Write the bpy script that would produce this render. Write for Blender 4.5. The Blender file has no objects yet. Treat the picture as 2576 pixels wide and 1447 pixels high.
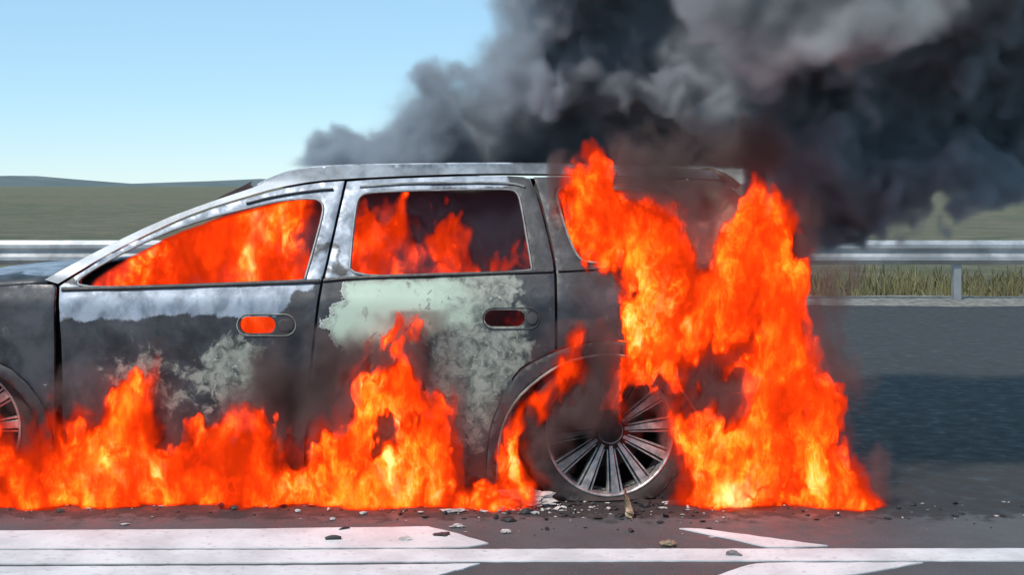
import bpy, bmesh, math, random
import numpy as np
from mathutils import Vector, Matrix
from mathutils.geometry import delaunay_2d_cdt

random.seed(7)
R = math.radians
scene = bpy.context.scene
COL = scene.collection

# ------------------------------------------------------------------ camera, sky, sun, exposure
CAM_D, CAM_H, PXM = 6.5, 1.5, 530.0          # metres to the car's flank, eye height, picture scale used for measuring
cam_d = bpy.data.cameras.new('camera')
cam = bpy.data.objects.new('camera', cam_d); COL.objects.link(cam)
cam.location = (0, -CAM_D, CAM_H); cam.rotation_euler = (R(90), 0, 0)
cam_d.sensor_width = 36.0
cam_d.lens = 36.0 * PXM * CAM_D / 2575.0
cam_d.shift_y = -(723.5 - 467.0) / 2575.0
cam_d.clip_start = 0.05; cam_d.clip_end = 6000
scene.camera = cam

SUN_EL, SUN_AZ = 52.0, 215.0                  # azimuth clockwise from +Y: the sun stands left of and behind the viewer
world = bpy.data.worlds.new('World'); scene.world = world; world.use_nodes = True
wn = world.node_tree; wn.nodes.clear()
sky = wn.nodes.new('ShaderNodeTexSky'); sky.sky_type = 'NISHITA'; sky.sun_disc = False
sky.sun_elevation = R(SUN_EL); sky.sun_rotation = R(SUN_AZ)
sky.air_density = .85; sky.dust_density = .0; sky.ozone_density = 3.2; sky.altitude = 300
bg = wn.nodes.new('ShaderNodeBackground'); bg.inputs['Strength'].default_value = 0.097
wo = wn.nodes.new('ShaderNodeOutputWorld')
hz = wn.nodes.new('ShaderNodeBackground'); hz.inputs['Color'].default_value = (.31, .575, .75, 1); hz.inputs['Strength'].default_value = 1.0   # even bright haze in the air
mxs = wn.nodes.new('ShaderNodeMixShader'); mxs.inputs[0].default_value = .5
wn.links.new(sky.outputs[0], bg.inputs[0]); wn.links.new(bg.outputs[0], mxs.inputs[1]); wn.links.new(hz.outputs[0], mxs.inputs[2]); wn.links.new(mxs.outputs[0], wo.inputs[0])

sl = bpy.data.lights.new('sun', 'SUN'); sl.energy = 2.9; sl.angle = R(4); sl.color = (1, .95, .88)
so = bpy.data.objects.new('sun', sl); COL.objects.link(so)
sd = Vector((math.sin(R(SUN_AZ)) * math.cos(R(SUN_EL)), math.cos(R(SUN_AZ)) * math.cos(R(SUN_EL)), math.sin(R(SUN_EL))))
so.rotation_euler = sd.to_track_quat('Z', 'Y').to_euler(); so.location = sd * 30

vs = scene.view_settings
vs.view_transform = 'Standard'; vs.look = 'None'; vs.exposure = 0.45; vs.gamma = 1.0
cy = scene.cycles
cy.max_bounces = 7; cy.diffuse_bounces = 3; cy.glossy_bounces = 3; cy.transmission_bounces = 4
cy.volume_bounces = 3; cy.transparent_max_bounces = 48
cy.volume_step_rate = 1.4; cy.volume_max_steps = 768
cy.use_denoising = True
cy.sample_clamp_indirect = 6.0

# ------------------------------------------------------------------ measuring helpers
def P(px, py, y):
    """picture point -> world point at depth y behind the car's flank"""
    f = (CAM_D + y) / CAM_D / PXM
    return ((px - 1287.5) * f, y, CAM_H - (py - 467.0) * f)

def G(px, py):
    """picture point -> point on the ground"""
    d = PXM * CAM_D * CAM_H / (py - 467.0)
    return ((px - 1287.5) / (PXM * CAM_D) * d, d - CAM_D)

_pz = np.array([-.2, .03, .10, .22, .45, .80, .945, .955, 1.02, 1.07, 1.12, 1.35, 1.52, 1.60, 1.70])
_py = np.array([.16, .10, .055, .018, .0, .004, .020, .026, .050, .070, .098, .205, .290, .350, .470])
def side_y(x, z):
    y = np.interp(z, _pz, _py)
    y = y + .018 * np.clip((np.abs(x + .6) - .9) / 1.5, 0, 3) ** 2
    y = y + .35 * np.clip((x - 1.22) / .35, 0, 1) ** 2.2
    y = y + .5 * np.clip((-x - 3.05) / .5, 0, 1) ** 2.2
    return y

def S(px, py, off=0.0):
    """picture point -> (x, z) on the car's flank"""
    y = 0.05
    for _ in range(12):
        x, _, z = P(px, py, y)
        y = float(side_y(np.float64(x), np.float64(z))) + off
    return (x, z)

def ipx(x, y, z):
    f = (CAM_D + y) / CAM_D / PXM
    return x / f + 1287.5, 467.0 - (z - CAM_H) / f

def chaikin(pts, n=2, closed=True):
    for _ in range(n):
        q = []
        m = len(pts)
        for i in range(m if closed else m - 1):
            a, b = pts[i], pts[(i + 1) % m]
            q.append((a[0] * .75 + b[0] * .25, a[1] * .75 + b[1] * .25))
            q.append((a[0] * .25 + b[0] * .75, a[1] * .25 + b[1] * .75))
        if not closed: q = [pts[0]] + q + [pts[-1]]
        pts = q
    return pts

def resample(pts, step):
    out = []
    for i in range(len(pts)):
        a, b = pts[i], pts[(i + 1) % len(pts)]
        L = math.hypot(b[0] - a[0], b[1] - a[1])
        if L < 1e-6: continue
        k = max(1, int(math.ceil(L / step)))
        for j in range(k):
            t = j / k
            out.append((a[0] + (b[0] - a[0]) * t, a[1] + (b[1] - a[1]) * t))
    return [p for i, p in enumerate(out) if math.hypot(p[0] - out[i - 1][0], p[1] - out[i - 1][1]) > 1e-4]

def inside(poly, X, Y):
    p = np.asarray(poly); r = np.zeros(np.shape(X), bool)
    for i in range(len(p)):
        x0, y0 = p[i - 1]; x1, y1 = p[i]
        if y0 == y1: continue
        c = ((y0 > Y) != (y1 > Y)) & (X < (x1 - x0) * (Y - y0) / (y1 - y0) + x0)
        r ^= c
    return r

def sdf(poly, X, Y):
    """signed distance to a polygon, positive inside"""
    p = np.asarray(poly, float); d = np.full(np.shape(X), 1e9)
    for i in range(len(p)):
        a, b = p[i - 1], p[i]; e = b - a; L = max(e @ e, 1e-12)
        t = np.clip(((X - a[0]) * e[0] + (Y - a[1]) * e[1]) / L, 0, 1)
        d = np.minimum(d, np.hypot(X - a[0] - t * e[0], Y - a[1] - t * e[1]))
    return np.where(inside(poly, X, Y), d, -d)

def sstep(a, b, x):
    t = np.clip((x - a) / (b - a), 0, 1); return t * t * (3 - 2 * t)

# ------------------------------------------------------------------ object helpers
def tag(o, label=None, cat=None, group=None, kind=None):
    if label: o['label'] = label
    if cat: o['category'] = cat
    if group: o['group'] = group
    if kind: o['kind'] = kind
    return o

def empty(name, loc=(0, 0, 0)):
    o = bpy.data.objects.new(name, None); o.location = loc; o.empty_display_size = .1
    COL.objects.link(o); return o

def mesh_obj(name, verts, faces, mat, parent=None, smooth=True):
    me = bpy.data.meshes.new(name)
    me.from_pydata([tuple(v) for v in verts], [], faces); me.update()
    o = bpy.data.objects.new(name, me); COL.objects.link(o)
    if mat: me.materials.append(mat)
    if smooth: me.polygons.foreach_set('use_smooth', [True] * len(me.polygons))
    if parent: o.parent = parent
    return o

def bm_obj(name, bm, mat, parent=None, smooth=True):
    me = bpy.data.meshes.new(name); bmesh.ops.recalc_face_normals(bm, faces=bm.faces); bm.to_mesh(me); bm.free()
    o = bpy.data.objects.new(name, me); COL.objects.link(o)
    if mat: me.materials.append(mat)
    if smooth: me.polygons.foreach_set('use_smooth', [True] * len(me.polygons))
    if parent: o.parent = parent
    return o

def bevel(o, w=.004, seg=2, ang=40):
    m = o.modifiers.new('bevel', 'BEVEL'); m.width = w; m.segments = seg; m.limit_method = 'ANGLE'; m.angle_limit = R(ang)
    return o

def copy_tree(o, parent=None):
    c = o.copy(); COL.objects.link(c); c.parent = parent
    for ch in list(o.children): copy_tree(ch, c)
    return c

def tube(name, pts, r, mat, parent=None, closed=False, n=8, sy=1.0):
    """tube through 3-D points"""
    pts = [Vector(p) for p in pts]; m = len(pts); V = []; F = []
    for i, p in enumerate(pts):
        a = pts[i - 1] if (i or closed) else p
        b = pts[(i + 1) % m] if (i < m - 1 or closed) else p
        t = (b - a).normalized()
        u = t.cross(Vector((0, 1, 0)))
        u = u.normalized() if u.length > 1e-4 else Vector((1, 0, 0))
        w = u.cross(t).normalized()
        rr = r(i / max(1, m - 1)) if callable(r) else r
        for k in range(n):
            an = 2 * math.pi * k / n
            V.append(p + u * math.cos(an) * rr + w * math.sin(an) * rr * sy)
    for i in range(m if closed else m - 1):
        j = (i + 1) % m
        for k in range(n):
            l = (k + 1) % n
            F.append((i * n + k, i * n + l, j * n + l, j * n + k))
    if not closed:
        F.append(tuple(range(n - 1, -1, -1))); F.append(tuple((m - 1) * n + k for k in range(n)))
    return mesh_obj(name, V, F, mat, parent)

def lathe_verts(profile, n, cx, cz, cy_=0.0):
    """revolve (radius, y) about the Y axis through (cx, cz)"""
    V = []; F = []; m = len(profile)
    for k in range(n):
        a = 2 * math.pi * k / n
        for r, y in profile: V.append((cx + r * math.cos(a), cy_ + y, cz + r * math.sin(a)))
    for k in range(n):
        l = (k + 1) % n
        for i in range(m - 1): F.append((k * m + i, k * m + i + 1, l * m + i + 1, l * m + i))
    return V, F

# ------------------------------------------------------------------ materials
def new_mat(name):
    m = bpy.data.materials.new(name); m.use_nodes = True; t = m.node_tree; t.nodes.clear()
    return m, t, t.nodes, t.links

def N(t, typ, **kw):
    n = t.nodes.new(typ)
    for k, v in kw.items():
        if k in n.inputs: n.inputs[k].default_value = v
        else: setattr(n, k, v)
    return n

def math_n(t, op, a, b=None, c=None, clamp=False):
    n = t.nodes.new('ShaderNodeMath'); n.operation = op; n.use_clamp = clamp
    for i, v in enumerate((a, b, c)):
        if v is None: continue
        if hasattr(v, 'is_output') or isinstance(v, bpy.types.NodeSocket): t.links.new(v, n.inputs[i])
        else: n.inputs[i].default_value = v
    return n.outputs[0]

def mix_c(t, f, a, b):
    n = t.nodes.new('ShaderNodeMix'); n.data_type = 'RGBA'
    for i, v in ((0, f), (6, a), (7, b)):
        if isinstance(v, bpy.types.NodeSocket): t.links.new(v, n.inputs[i])
        elif i == 0: n.inputs[0].default_value = v
        else: n.inputs[i].default_value = (*v, 1) if len(v) == 3 else v
    return n.outputs[2]

def maprange(t, v, a, b, c=0.0, d=1.0, smooth=True):
    n = t.nodes.new('ShaderNodeMapRange'); n.interpolation_type = 'SMOOTHSTEP' if smooth else 'LINEAR'
    t.links.new(v, n.inputs[0])
    for i, x in zip((1, 2, 3, 4), (a, b, c, d)): n.inputs[i].default_value = x
    return n.outputs[0]

def noise(t, vec, scale, detail=6, rough=.6, dist=0.0):
    n = t.nodes.new('ShaderNodeTexNoise')
    n.inputs['Scale'].default_value = scale; n.inputs['Detail'].default_value = detail
    n.inputs['Roughness'].default_value = rough; n.inputs['Distortion'].default_value = dist
    t.links.new(vec, n.inputs['Vector']); return n.outputs['Fac']

def simple_mat(name, col, rough=.7, metal=0.0, var=.35, scale=18, bump=.25, spec=.5):
    m, t, ns, ln = new_mat(name)
    tc = N(t, 'ShaderNodeTexCoord'); geo = N(t, 'ShaderNodeNewGeometry')
    v = geo.outputs['Position']
    a = noise(t, v, scale, 7, .65); b = noise(t, v, scale * .23, 4, .55)
    f = math_n(t, 'MULTIPLY', a, b); f = maprange(t, f, .12, .42)
    c = mix_c(t, f, tuple(max(0, x * (1 - var)) for x in col), tuple(x * (1 + var) for x in col))
    p = N(t, 'ShaderNodeBsdfPrincipled'); ln.new(c, p.inputs['Base Color'])
    p.inputs['Metallic'].default_value = metal
    p.inputs['Specular IOR Level'].default_value = spec
    ln.new(maprange(t, a, .3, .7, rough * .8, min(1, rough * 1.2)), p.inputs['Roughness'])
    bn = N(t, 'ShaderNodeBump'); bn.inputs['Strength'].default_value = bump; bn.inputs['Distance'].default_value = .01
    ln.new(a, bn.inputs['Height']); ln.new(bn.outputs[0], p.inputs['Normal'])
    o = N(t, 'ShaderNodeOutputMaterial'); ln.new(p.outputs[0], o.inputs['Surface'])
    return m

def burnt_paint():
    """scorched car body: attributes mint (surviving paint), ash (bare pale metal), faded (scaling grey-green paint)"""
    m, t, ns, ln = new_mat('burnt_paint')
    geo = N(t, 'ShaderNodeNewGeometry'); v = geo.outputs['Position']
    def attr(nm):
        a = N(t, 'ShaderNodeAttribute'); a.attribute_name = nm; return a.outputs['Fac']
    mint, ash, faded, tan, rim = attr('mint'), attr('ash'), attr('faded'), attr('tan'), attr('rim')
    nb = noise(t, v, 5.5, 9, .62, .4); nm = noise(t, v, 17, 8, .66, .6); nf = noise(t, v, 60, 6, .65)
    st = N(t, 'ShaderNodeMapping'); st.inputs['Scale'].default_value = (6.5, 5, 4.5); ln.new(v, st.inputs['Vector'])
    ns_ = noise(t, st.outputs[0], 1.6, 5, .55, .3)
    # charred base
    base = mix_c(t, maprange(t, nb, .35, .68), (.014, .0145, .017), (.050, .052, .060))
    base = mix_c(t, math_n(t, 'MULTIPLY', maprange(t, nm, .60, .70), .5), base, (.115, .118, .125))
    # faded, scaling paint
    fv = math_n(t, 'ADD', faded, math_n(t, 'MULTIPLY', math_n(t, 'SUBTRACT', nb, .5), 1.0))
    fv = math_n(t, 'ADD', fv, math_n(t, 'MULTIPLY', math_n(t, 'SUBTRACT', nm, .5), .9))
    fcol = mix_c(t, maprange(t, nm, .36, .62), (.072, .080, .070), (.25, .265, .225))
    fcol = mix_c(t, maprange(t, nf, .56, .68), fcol, (.36, .36, .315))
    base = mix_c(t, maprange(t, fv, .40, .62), base, fcol)
    # bare ashen metal
    av = math_n(t, 'ADD', ash, math_n(t, 'MULTIPLY', math_n(t, 'SUBTRACT', ns_, .5), .7))
    av = math_n(t, 'ADD', av, math_n(t, 'MULTIPLY', math_n(t, 'SUBTRACT', nb, .5), .9))
    acol = mix_c(t, maprange(t, ns_, .35, .65), (.155, .18, .22), (.32, .355, .415))
    am = maprange(t, av, .42, .56)
    base = mix_c(t, am, base, acol)
    # beige ash on the pillar; firelight on the lower quarter put into the colour
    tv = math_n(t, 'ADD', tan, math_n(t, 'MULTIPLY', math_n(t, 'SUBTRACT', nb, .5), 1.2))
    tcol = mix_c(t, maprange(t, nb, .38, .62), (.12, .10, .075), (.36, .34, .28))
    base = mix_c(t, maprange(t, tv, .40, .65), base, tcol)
    # surviving pale green paint with a curled white edge
    mv = math_n(t, 'ADD', mint, math_n(t, 'MULTIPLY', math_n(t, 'SUBTRACT', nm, .5), .55))
    mv = math_n(t, 'ADD', mv, math_n(t, 'MULTIPLY', math_n(t, 'SUBTRACT', nb, .5), .55))
    mv = math_n(t, 'ADD', mv, math_n(t, 'MULTIPLY', math_n(t, 'MULTIPLY', math_n(t, 'SUBTRACT', nm, .5), 1.5), rim))
    mm = math_n(t, 'MAXIMUM', math_n(t, 'MULTIPLY', maprange(t, mv, .47, .50), rim), maprange(t, mv, .40, .66))
    mcol = mix_c(t, maprange(t, mv, .50, .86), (.27, .305, .25), (.41, .50, .405))
    mcol = mix_c(t, math_n(t, 'MULTIPLY', maprange(t, nm, .60, .66), maprange(t, mv, 1.25, .9)), mcol, (.20, .215, .19))
    base = mix_c(t, mm, base, mcol)
    edge = math_n(t, 'MULTIPLY', maprange(t, mv, .465, .485), maprange(t, mv, .53, .51))
    base = mix_c(t, math_n(t, 'MULTIPLY', math_n(t, 'MULTIPLY', edge, rim), maprange(t, nb, .40, .46)), base, (.66, .68, .66))
    p = N(t, 'ShaderNodeBsdfPrincipled'); ln.new(base, p.inputs['Base Color'])
    rg = maprange(t, nm, .35, .65, .38, .62)
    ln.new(rg, p.inputs['Roughness'])
    ln.new(math_n(t, 'MULTIPLY', am, .35), p.inputs['Metallic'])
    h = math_n(t, 'ADD', math_n(t, 'MULTIPLY', nm, .5), math_n(t, 'ADD', math_n(t, 'MULTIPLY', mm, .35), math_n(t, 'MULTIPLY', nf, .18)))
    bn = N(t, 'ShaderNodeBump'); bn.inputs['Strength'].default_value = .22; bn.inputs['Distance'].default_value = .008
    ln.new(h, bn.inputs['Height']); ln.new(bn.outputs[0], p.inputs['Normal'])
    o = N(t, 'ShaderNodeOutputMaterial'); ln.new(p.outputs[0], o.inputs['Surface'])
    return m

M_BODY = burnt_paint()
M_CHAR = simple_mat('char_black', (.018, .0175, .018), .75, 0, .5, 25, .4)
M_SEAL = simple_mat('ash_trim', (.24, .25, .25), .5, .2, .5, 14, .3)
M_DARKTRIM = simple_mat('scorched_moulding', (.02, .02, .023), .45, 0, .5, 20, .25)
M_RAIL = simple_mat('scorched_alloy_rail', (.20, .225, .255), .42, .45, .45, 7, .12)
M_CLAD = simple_mat('scorched_cladding', (.045, .042, .045), .6, 0, .5, 9, .3)
M_LIP = simple_mat('ashen_arch_lip', (.25, .26, .22), .6, .1, .5, 16, .4)
M_TYRE = simple_mat('burnt_rubber', (.036, .031, .030), .85, 0, .7, 16, .9)
M_TREAD = simple_mat('peeled_rubber', (.055, .050, .048), .85, 0, .55, 30, .8)
M_RIM = simple_mat('sooty_alloy_dark', (.030, .027, .027), .5, .5, .5, 22, .25)
def sooty_alloy():
    m, t, ns, ln = new_mat('machined_alloy')
    geo = N(t, 'ShaderNodeNewGeometry'); v = geo.outputs['Position']
    a = noise(t, v, 26, 6, .6); b = noise(t, v, 8, 5, .6)
    d = N(t, 'ShaderNodeVectorMath', operation='DISTANCE'); ln.new(v, d.inputs[0]); d.inputs[1].default_value = (.36, .03, .50)
    f = math_n(t, 'ADD', d.outputs['Value'], math_n(t, 'MULTIPLY', math_n(t, 'SUBTRACT', b, .5), .22))
    f = maprange(t, f, .34, .17)
    c = mix_c(t, maprange(t, a, .35, .65), (.30, .285, .275), (.52, .50, .485))
    c = mix_c(t, f, c, (.018, .016, .016))
    p_ = N(t, 'ShaderNodeBsdfPrincipled'); ln.new(c, p_.inputs['Base Color']); p_.inputs['Metallic'].default_value = .7
    ln.new(maprange(t, a, .3, .7, .32, .5), p_.inputs['Roughness'])
    o = N(t, 'ShaderNodeOutputMaterial'); ln.new(p_.outputs[0], o.inputs['Surface'])
    return m
M_SPOKE = sooty_alloy()
M_RUST = simple_mat('brake_steel', (.05, .035, .03), .6, .6, .5, 30, .3)
M_TAN = simple_mat('scorched_tan', (.34, .26, .17), .6, 0, .5, 24, .4)
M_ASH = simple_mat('white_ash', (.42, .40, .38), .9, 0, .45, 26, .6)
M_GREYBIT = simple_mat('grey_fragment', (.12, .115, .115), .8, 0, .5, 30, .5)
M_BLACKBIT = simple_mat('black_fragment', (.025, .024, .025), .7, 0, .5, 30, .5)

def asphalt():
    m, t, ns, ln = new_mat('asphalt')
    geo = N(t, 'ShaderNodeNewGeometry'); v = geo.outputs['Position']
    n1 = noise(t, v, 1.3, 5, .6); n2 = noise(t, v, 9, 6, .65, .3); n3 = noise(t, v, 140, 3, .7); n4 = noise(t, v, 380, 2, .6)
    sp = N(t, 'ShaderNodeSeparateXYZ'); ln.new(v, sp.inputs[0])
    c = mix_c(t, maprange(t, n1, .35, .65), (.048, .049, .053), (.080, .081, .086))
    c = mix_c(t, maprange(t, n3, .45, .72), c, (.125, .125, .13))
    # burnt residue and water-black soot around the car
    near = maprange(t, sp.outputs['Y'], -.62, -.12)
    soot = math_n(t, 'ADD', near, math_n(t, 'MULTIPLY', math_n(t, 'SUBTRACT', n2, .5), 2.2))
    c = mix_c(t, math_n(t, 'MULTIPLY', maprange(t, soot, .45, .85), .85), c, (.022, .019, .018))
    c = mix_c(t, math_n(t, 'MULTIPLY', maprange(t, n2, .66, .72), math_n(t, 'MULTIPLY', near, .55)), c, (.16, .15, .14))
    p = N(t, 'ShaderNodeBsdfPrincipled'); ln.new(c, p.inputs['Base Color'])
    ln.new(maprange(t, n2, .3, .7, .62, .92), p.inputs['Roughness'])
    bn = N(t, 'ShaderNodeBump'); bn.inputs['Strength'].default_value = .5; bn.inputs['Distance'].default_value = .006
    ln.new(math_n(t, 'ADD', n4, math_n(t, 'MULTIPLY', n3, 1.5)), bn.inputs['Height']); ln.new(bn.outputs[0], p.inputs['Normal'])
    o = N(t, 'ShaderNodeOutputMaterial'); ln.new(p.outputs[0], o.inputs['Surface'])
    return m

def road_paint():
    m, t, ns, ln = new_mat('road_paint')
    geo = N(t, 'ShaderNodeNewGeometry'); v = geo.outputs['Position']
    n1 = noise(t, v, 3.2, 6, .6); n2 = noise(t, v, 26, 7, .7, .4); n3 = noise(t, v, 190, 3, .6)
    c = mix_c(t, maprange(t, n1, .35, .65), (.50, .50, .51), (.66, .66, .67))
    c = mix_c(t, math_n(t, 'MULTIPLY', maprange(t, n2, .54, .70), .6), c, (.27, .255, .245))
    wear = math_n(t, 'MULTIPLY', maprange(t, n2, .30, .24), maprange(t, n3, .5, .62))
    c = mix_c(t, wear, c, (.10, .10, .105))
    p = N(t, 'ShaderNodeBsdfPrincipled'); ln.new(c, p.inputs['Base Color']); p.inputs['Roughness'].default_value = .7
    bn = N(t, 'ShaderNodeBump'); bn.inputs['Strength'].default_value = .35; bn.inputs['Distance'].default_value = .004
    ln.new(n3, bn.inputs['Height']); ln.new(bn.outputs[0], p.inputs['Normal'])
    o = N(t, 'ShaderNodeOutputMaterial'); ln.new(p.outputs[0], o.inputs['Surface'])
    return m

M_ASPHALT, M_PAINT = asphalt(), road_paint()
M_HILL = simple_mat('far_hill', (.10, .13, .13), .95, 0, .3, .01, .0)

# ------------------------------------------------------------------ ground
def sheet(name, x0, x1, y0, y1, z, mat, parent=None, nx=1, ny=1):
    V = [(x0 + (x1 - x0) * i / nx, y0 + (y1 - y0) * j / ny, z) for j in range(ny + 1) for i in range(nx + 1)]
    F = [(j * (nx + 1) + i, j * (nx + 1) + i + 1, (j + 1) * (nx + 1) + i + 1, (j + 1) * (nx + 1) + i) for j in range(ny) for i in range(nx)]
    return mesh_obj(name, V, F, mat, parent, smooth=False)

def field_mat():
    m, t, ns, ln = new_mat('dry_field')
    geo = N(t, 'ShaderNodeNewGeometry'); v = geo.outputs['Position']
    n1 = noise(t, v, .035, 6, .6); n2 = noise(t, v, .6, 7, .7, .5); n3 = noise(t, v, 9, 5, .7)
    c = mix_c(t, maprange(t, n1, .38, .62), (.115, .105, .062), (.075, .088, .040))
    c = mix_c(t, maprange(t, n2, .42, .66), c, (.17, .145, .09))
    c = mix_c(t, math_n(t, 'MULTIPLY', maprange(t, n3, .5, .7), .6), c, (.045, .05, .025))
    p_ = N(t, 'ShaderNodeBsdfPrincipled'); ln.new(c, p_.inputs['Base Color']); p_.inputs['Roughness'].default_value = .95
    bn = N(t, 'ShaderNodeBump'); bn.inputs['Strength'].default_value = .8; bn.inputs['Distance'].default_value = .15
    ln.new(n3, bn.inputs['Height']); ln.new(bn.outputs[0], p_.inputs['Normal'])
    o = N(t, 'ShaderNodeOutputMaterial'); ln.new(p_.outputs[0], o.inputs['Surface'])
    return m
tag(sheet('ground', -2500, 2500, -300, 4000, -.10, field_mat()), 'dry field reaching to the horizon', 'ground', kind='structure')
def road_sheet():
    """asphalt with a crumbling far edge and a gravel shoulder"""
    rs = random.Random(2); n = 500; V = []; F = []
    for i in range(n + 1):
        t = i / n * 2 - 1; x = 600 * math.copysign(abs(t) ** 2.2, t)
        e = 10.6 + .10 * math.sin(x * .7) + .07 * math.sin(x * 1.9 + 1) + rs.uniform(-.05, .05)
        V += [(x, -14, 0), (x, e, 0), (x, e + .03, -.06)]
    for i in range(n): F += [(3 * i, 3 * i + 3, 3 * i + 4, 3 * i + 1), (3 * i + 1, 3 * i + 4, 3 * i + 5, 3 * i + 2)]
    return mesh_obj('road', V, F, M_ASPHALT, None, smooth=False)
road = tag(road_sheet(), 'dark asphalt road strewn with soot', 'road', kind='structure')
def shoulder():
    rs = random.Random(3); n = 500; V = []; F = []
    for i in range(n + 1):
        t = i / n * 2 - 1; x = 600 * math.copysign(abs(t) ** 2.2, t)
        V += [(x, 9.5, -.03), (x, 12.4 + .25 * math.sin(x * .5) + rs.uniform(-.25, .25), -.04), (x, 14.2 + rs.uniform(-.3, .3), -.16)]
    for i in range(n): F += [(3 * i, 3 * i + 3, 3 * i + 4, 3 * i + 1), (3 * i + 1, 3 * i + 4, 3 * i + 5, 3 * i + 2)]
    return mesh_obj('road_shoulder', V, F, simple_mat('gravel', (.20, .185, .16), .95, 0, .6, 40, .8), None)
tag(shoulder(), 'gravel shoulder along the far edge of the road', 'shoulder', kind='structure')
def guard_rail():
    g = empty('guard_rail', (0, 12, 0)); m = simple_mat('galvanised_steel', (.42, .43, .44), .5, .6, .25, 3, .1)
    prof = [(.0, .44), (-.05, .50), (-.05, .54), (.0, .585), (-.0, .62), (-.05, .665), (-.05, .705), (.0, .76)]
    V = []; F = []
    for x in (-70, 70):
        for y, z in prof: V.append((x, y - .09, z))
    k = len(prof)
    for i in range(k - 1): F.append((i, i + 1, k + i + 1, k + i))
    b = mesh_obj('beam', V, F, m, g, smooth=False); s_ = b.modifiers.new('t', 'SOLIDIFY'); s_.thickness = .006
    pm = None
    for i in range(34):
        x = -66 + i * 4
        if pm is None:
            bm = bmesh.new(); bmesh.ops.create_cube(bm, size=1)
            for v in bm.verts: v.co = Vector((v.co.x * .10, v.co.y * .14, v.co.z * .86 + .33))
            o = pm = bm_obj('post', bm, m, g, smooth=False); bevel(o, .01, 2)
        else: o = pm.copy(); COL.objects.link(o); o.parent = g
        o.location = (x, 0, 0)
    tag(g, 'grey steel guard rail standing along the far road shoulder', 'guard rail')
guard_rail()

def verge_grass():
    rs = random.Random(9); V = []; F = []
    for _ in range(900):
        x = rs.uniform(-15, 15); y = 12.6 + abs(rs.gauss(0, 1)) * 1.8; z = -.12
        for _b in range(rs.randint(6, 14)):
            a = rs.uniform(0, 6.28); h = rs.uniform(.12, .5) * (.6 + .4 * math.sin(x * .8) ** 2); r = rs.uniform(.02, .18)
            bx, by = x + rs.gauss(0, .09), y + rs.gauss(0, .09); w = rs.uniform(.006, .014); k = len(V)
            V += [(bx - w, by, z), (bx + w, by, z), (bx + math.cos(a) * r * .4 + w * .7, by + math.sin(a) * r * .4, z + h * .6), (bx + math.cos(a) * r * .4 - w * .7, by + math.sin(a) * r * .4, z + h * .6), (bx + math.cos(a) * r, by + math.sin(a) * r, z + h)]
            F += [(k, k + 1, k + 2, k + 3), (k + 3, k + 2, k + 4)]
    return mesh_obj('verge_grass', V, F, simple_mat('dry_grass', (.13, .12, .055), .9, 0, .6, 2.5, 0), None, smooth=False)
tag(verge_grass(), 'dry grass growing behind the guard rail', 'grass', kind='stuff')

def stripe(pts, closed_smooth=False):
    """painted marking: a 4 mm layer of paint with slightly ragged edges"""
    pts = [G(*p) for p in pts]
    pts = resample(pts, .05)
    rnd = random.Random(len(pts))
    pts = [(x + rnd.uniform(-.0035, .0035), y + rnd.uniform(-.0035, .0035)) for x, y in pts]
    n = len(pts)
    bm = bmesh.new()
    top = [bm.verts.new((x, y, .005)) for x, y in pts]
    bot = [bm.verts.new((x, y, -.002)) for x, y in pts]
    f = bm.faces.new(top)
    for i in range(n): bm.faces.new((top[i - 1], top[i], bot[i], bot[i - 1]))
    bmesh.ops.triangulate(bm, faces=[f])
    return bm_obj('painted_stripe', bm, M_PAINT, road, smooth=False)

stripe([(-900, 1344), (616, 1334), (1075, 1328), (1150, 1345), (1228, 1370), (1180, 1378), (1100, 1380.5), (616, 1382), (-900, 1386)])
stripe([(-900, 1389), (616, 1387), (1000, 1385.5), (1880, 1384), (3400, 1382), (3400, 1414), (1880, 1413.5), (1000, 1416), (616, 1419.5), (-900, 1425)])
stripe([(-900, 1432), (616, 1427), (1000, 1424), (1205, 1421.5), (1165, 1434), (1110, 1448), (1050, 1466), (-900, 1476)])
stripe([(1710, 1332), (1760, 1333), (1882, 1349), (2080, 1376), (1990, 1380), (1925, 1378), (1882, 1368.5)])
stripe([(1810, 1449), (1882, 1425), (1925, 1419.5), (2320, 1418), (2200, 1440), (1960, 1475), (1730, 1480)])

# far low hills
def hills():
    V = []; F = []; rnd = random.Random(4); n = 90
    for i in range(n + 1):
        x = -2300 + 4600 * i / n
        h = 14 + 7 * math.sin(i * .33) + 4 * math.sin(i * .91 + 1) + rnd.uniform(-2, 2)
        V += [(x, 2100, -1), (x, 2250, h * .75), (x, 2500, h), (x, 2900, -1)]
    for i in range(n):
        for k in range(3): F.append((i * 4 + k, i * 4 + 4 + k, i * 4 + 5 + k, i * 4 + 1 + k))
    return mesh_obj('hills', V, F, M_HILL)
tag(hills(), 'low hazy hills along the far horizon', 'hill', kind='structure')

# ------------------------------------------------------------------ the burning car
MINT = [(864, 706), (1420, 688), (1420, 800), (1330, 900), (1250, 990), (1100, 980), (930, 930), (880, 885), (850, 866), (832, 842), (820, 828),
        (812, 806), (832, 794), (836, 776), (862, 764), (856, 736)]
ASH_F = [(140, 712), (806, 708), (775, 730), (738, 742), (722, 790), (655, 803), (400, 800), (140, 815)]

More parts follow.
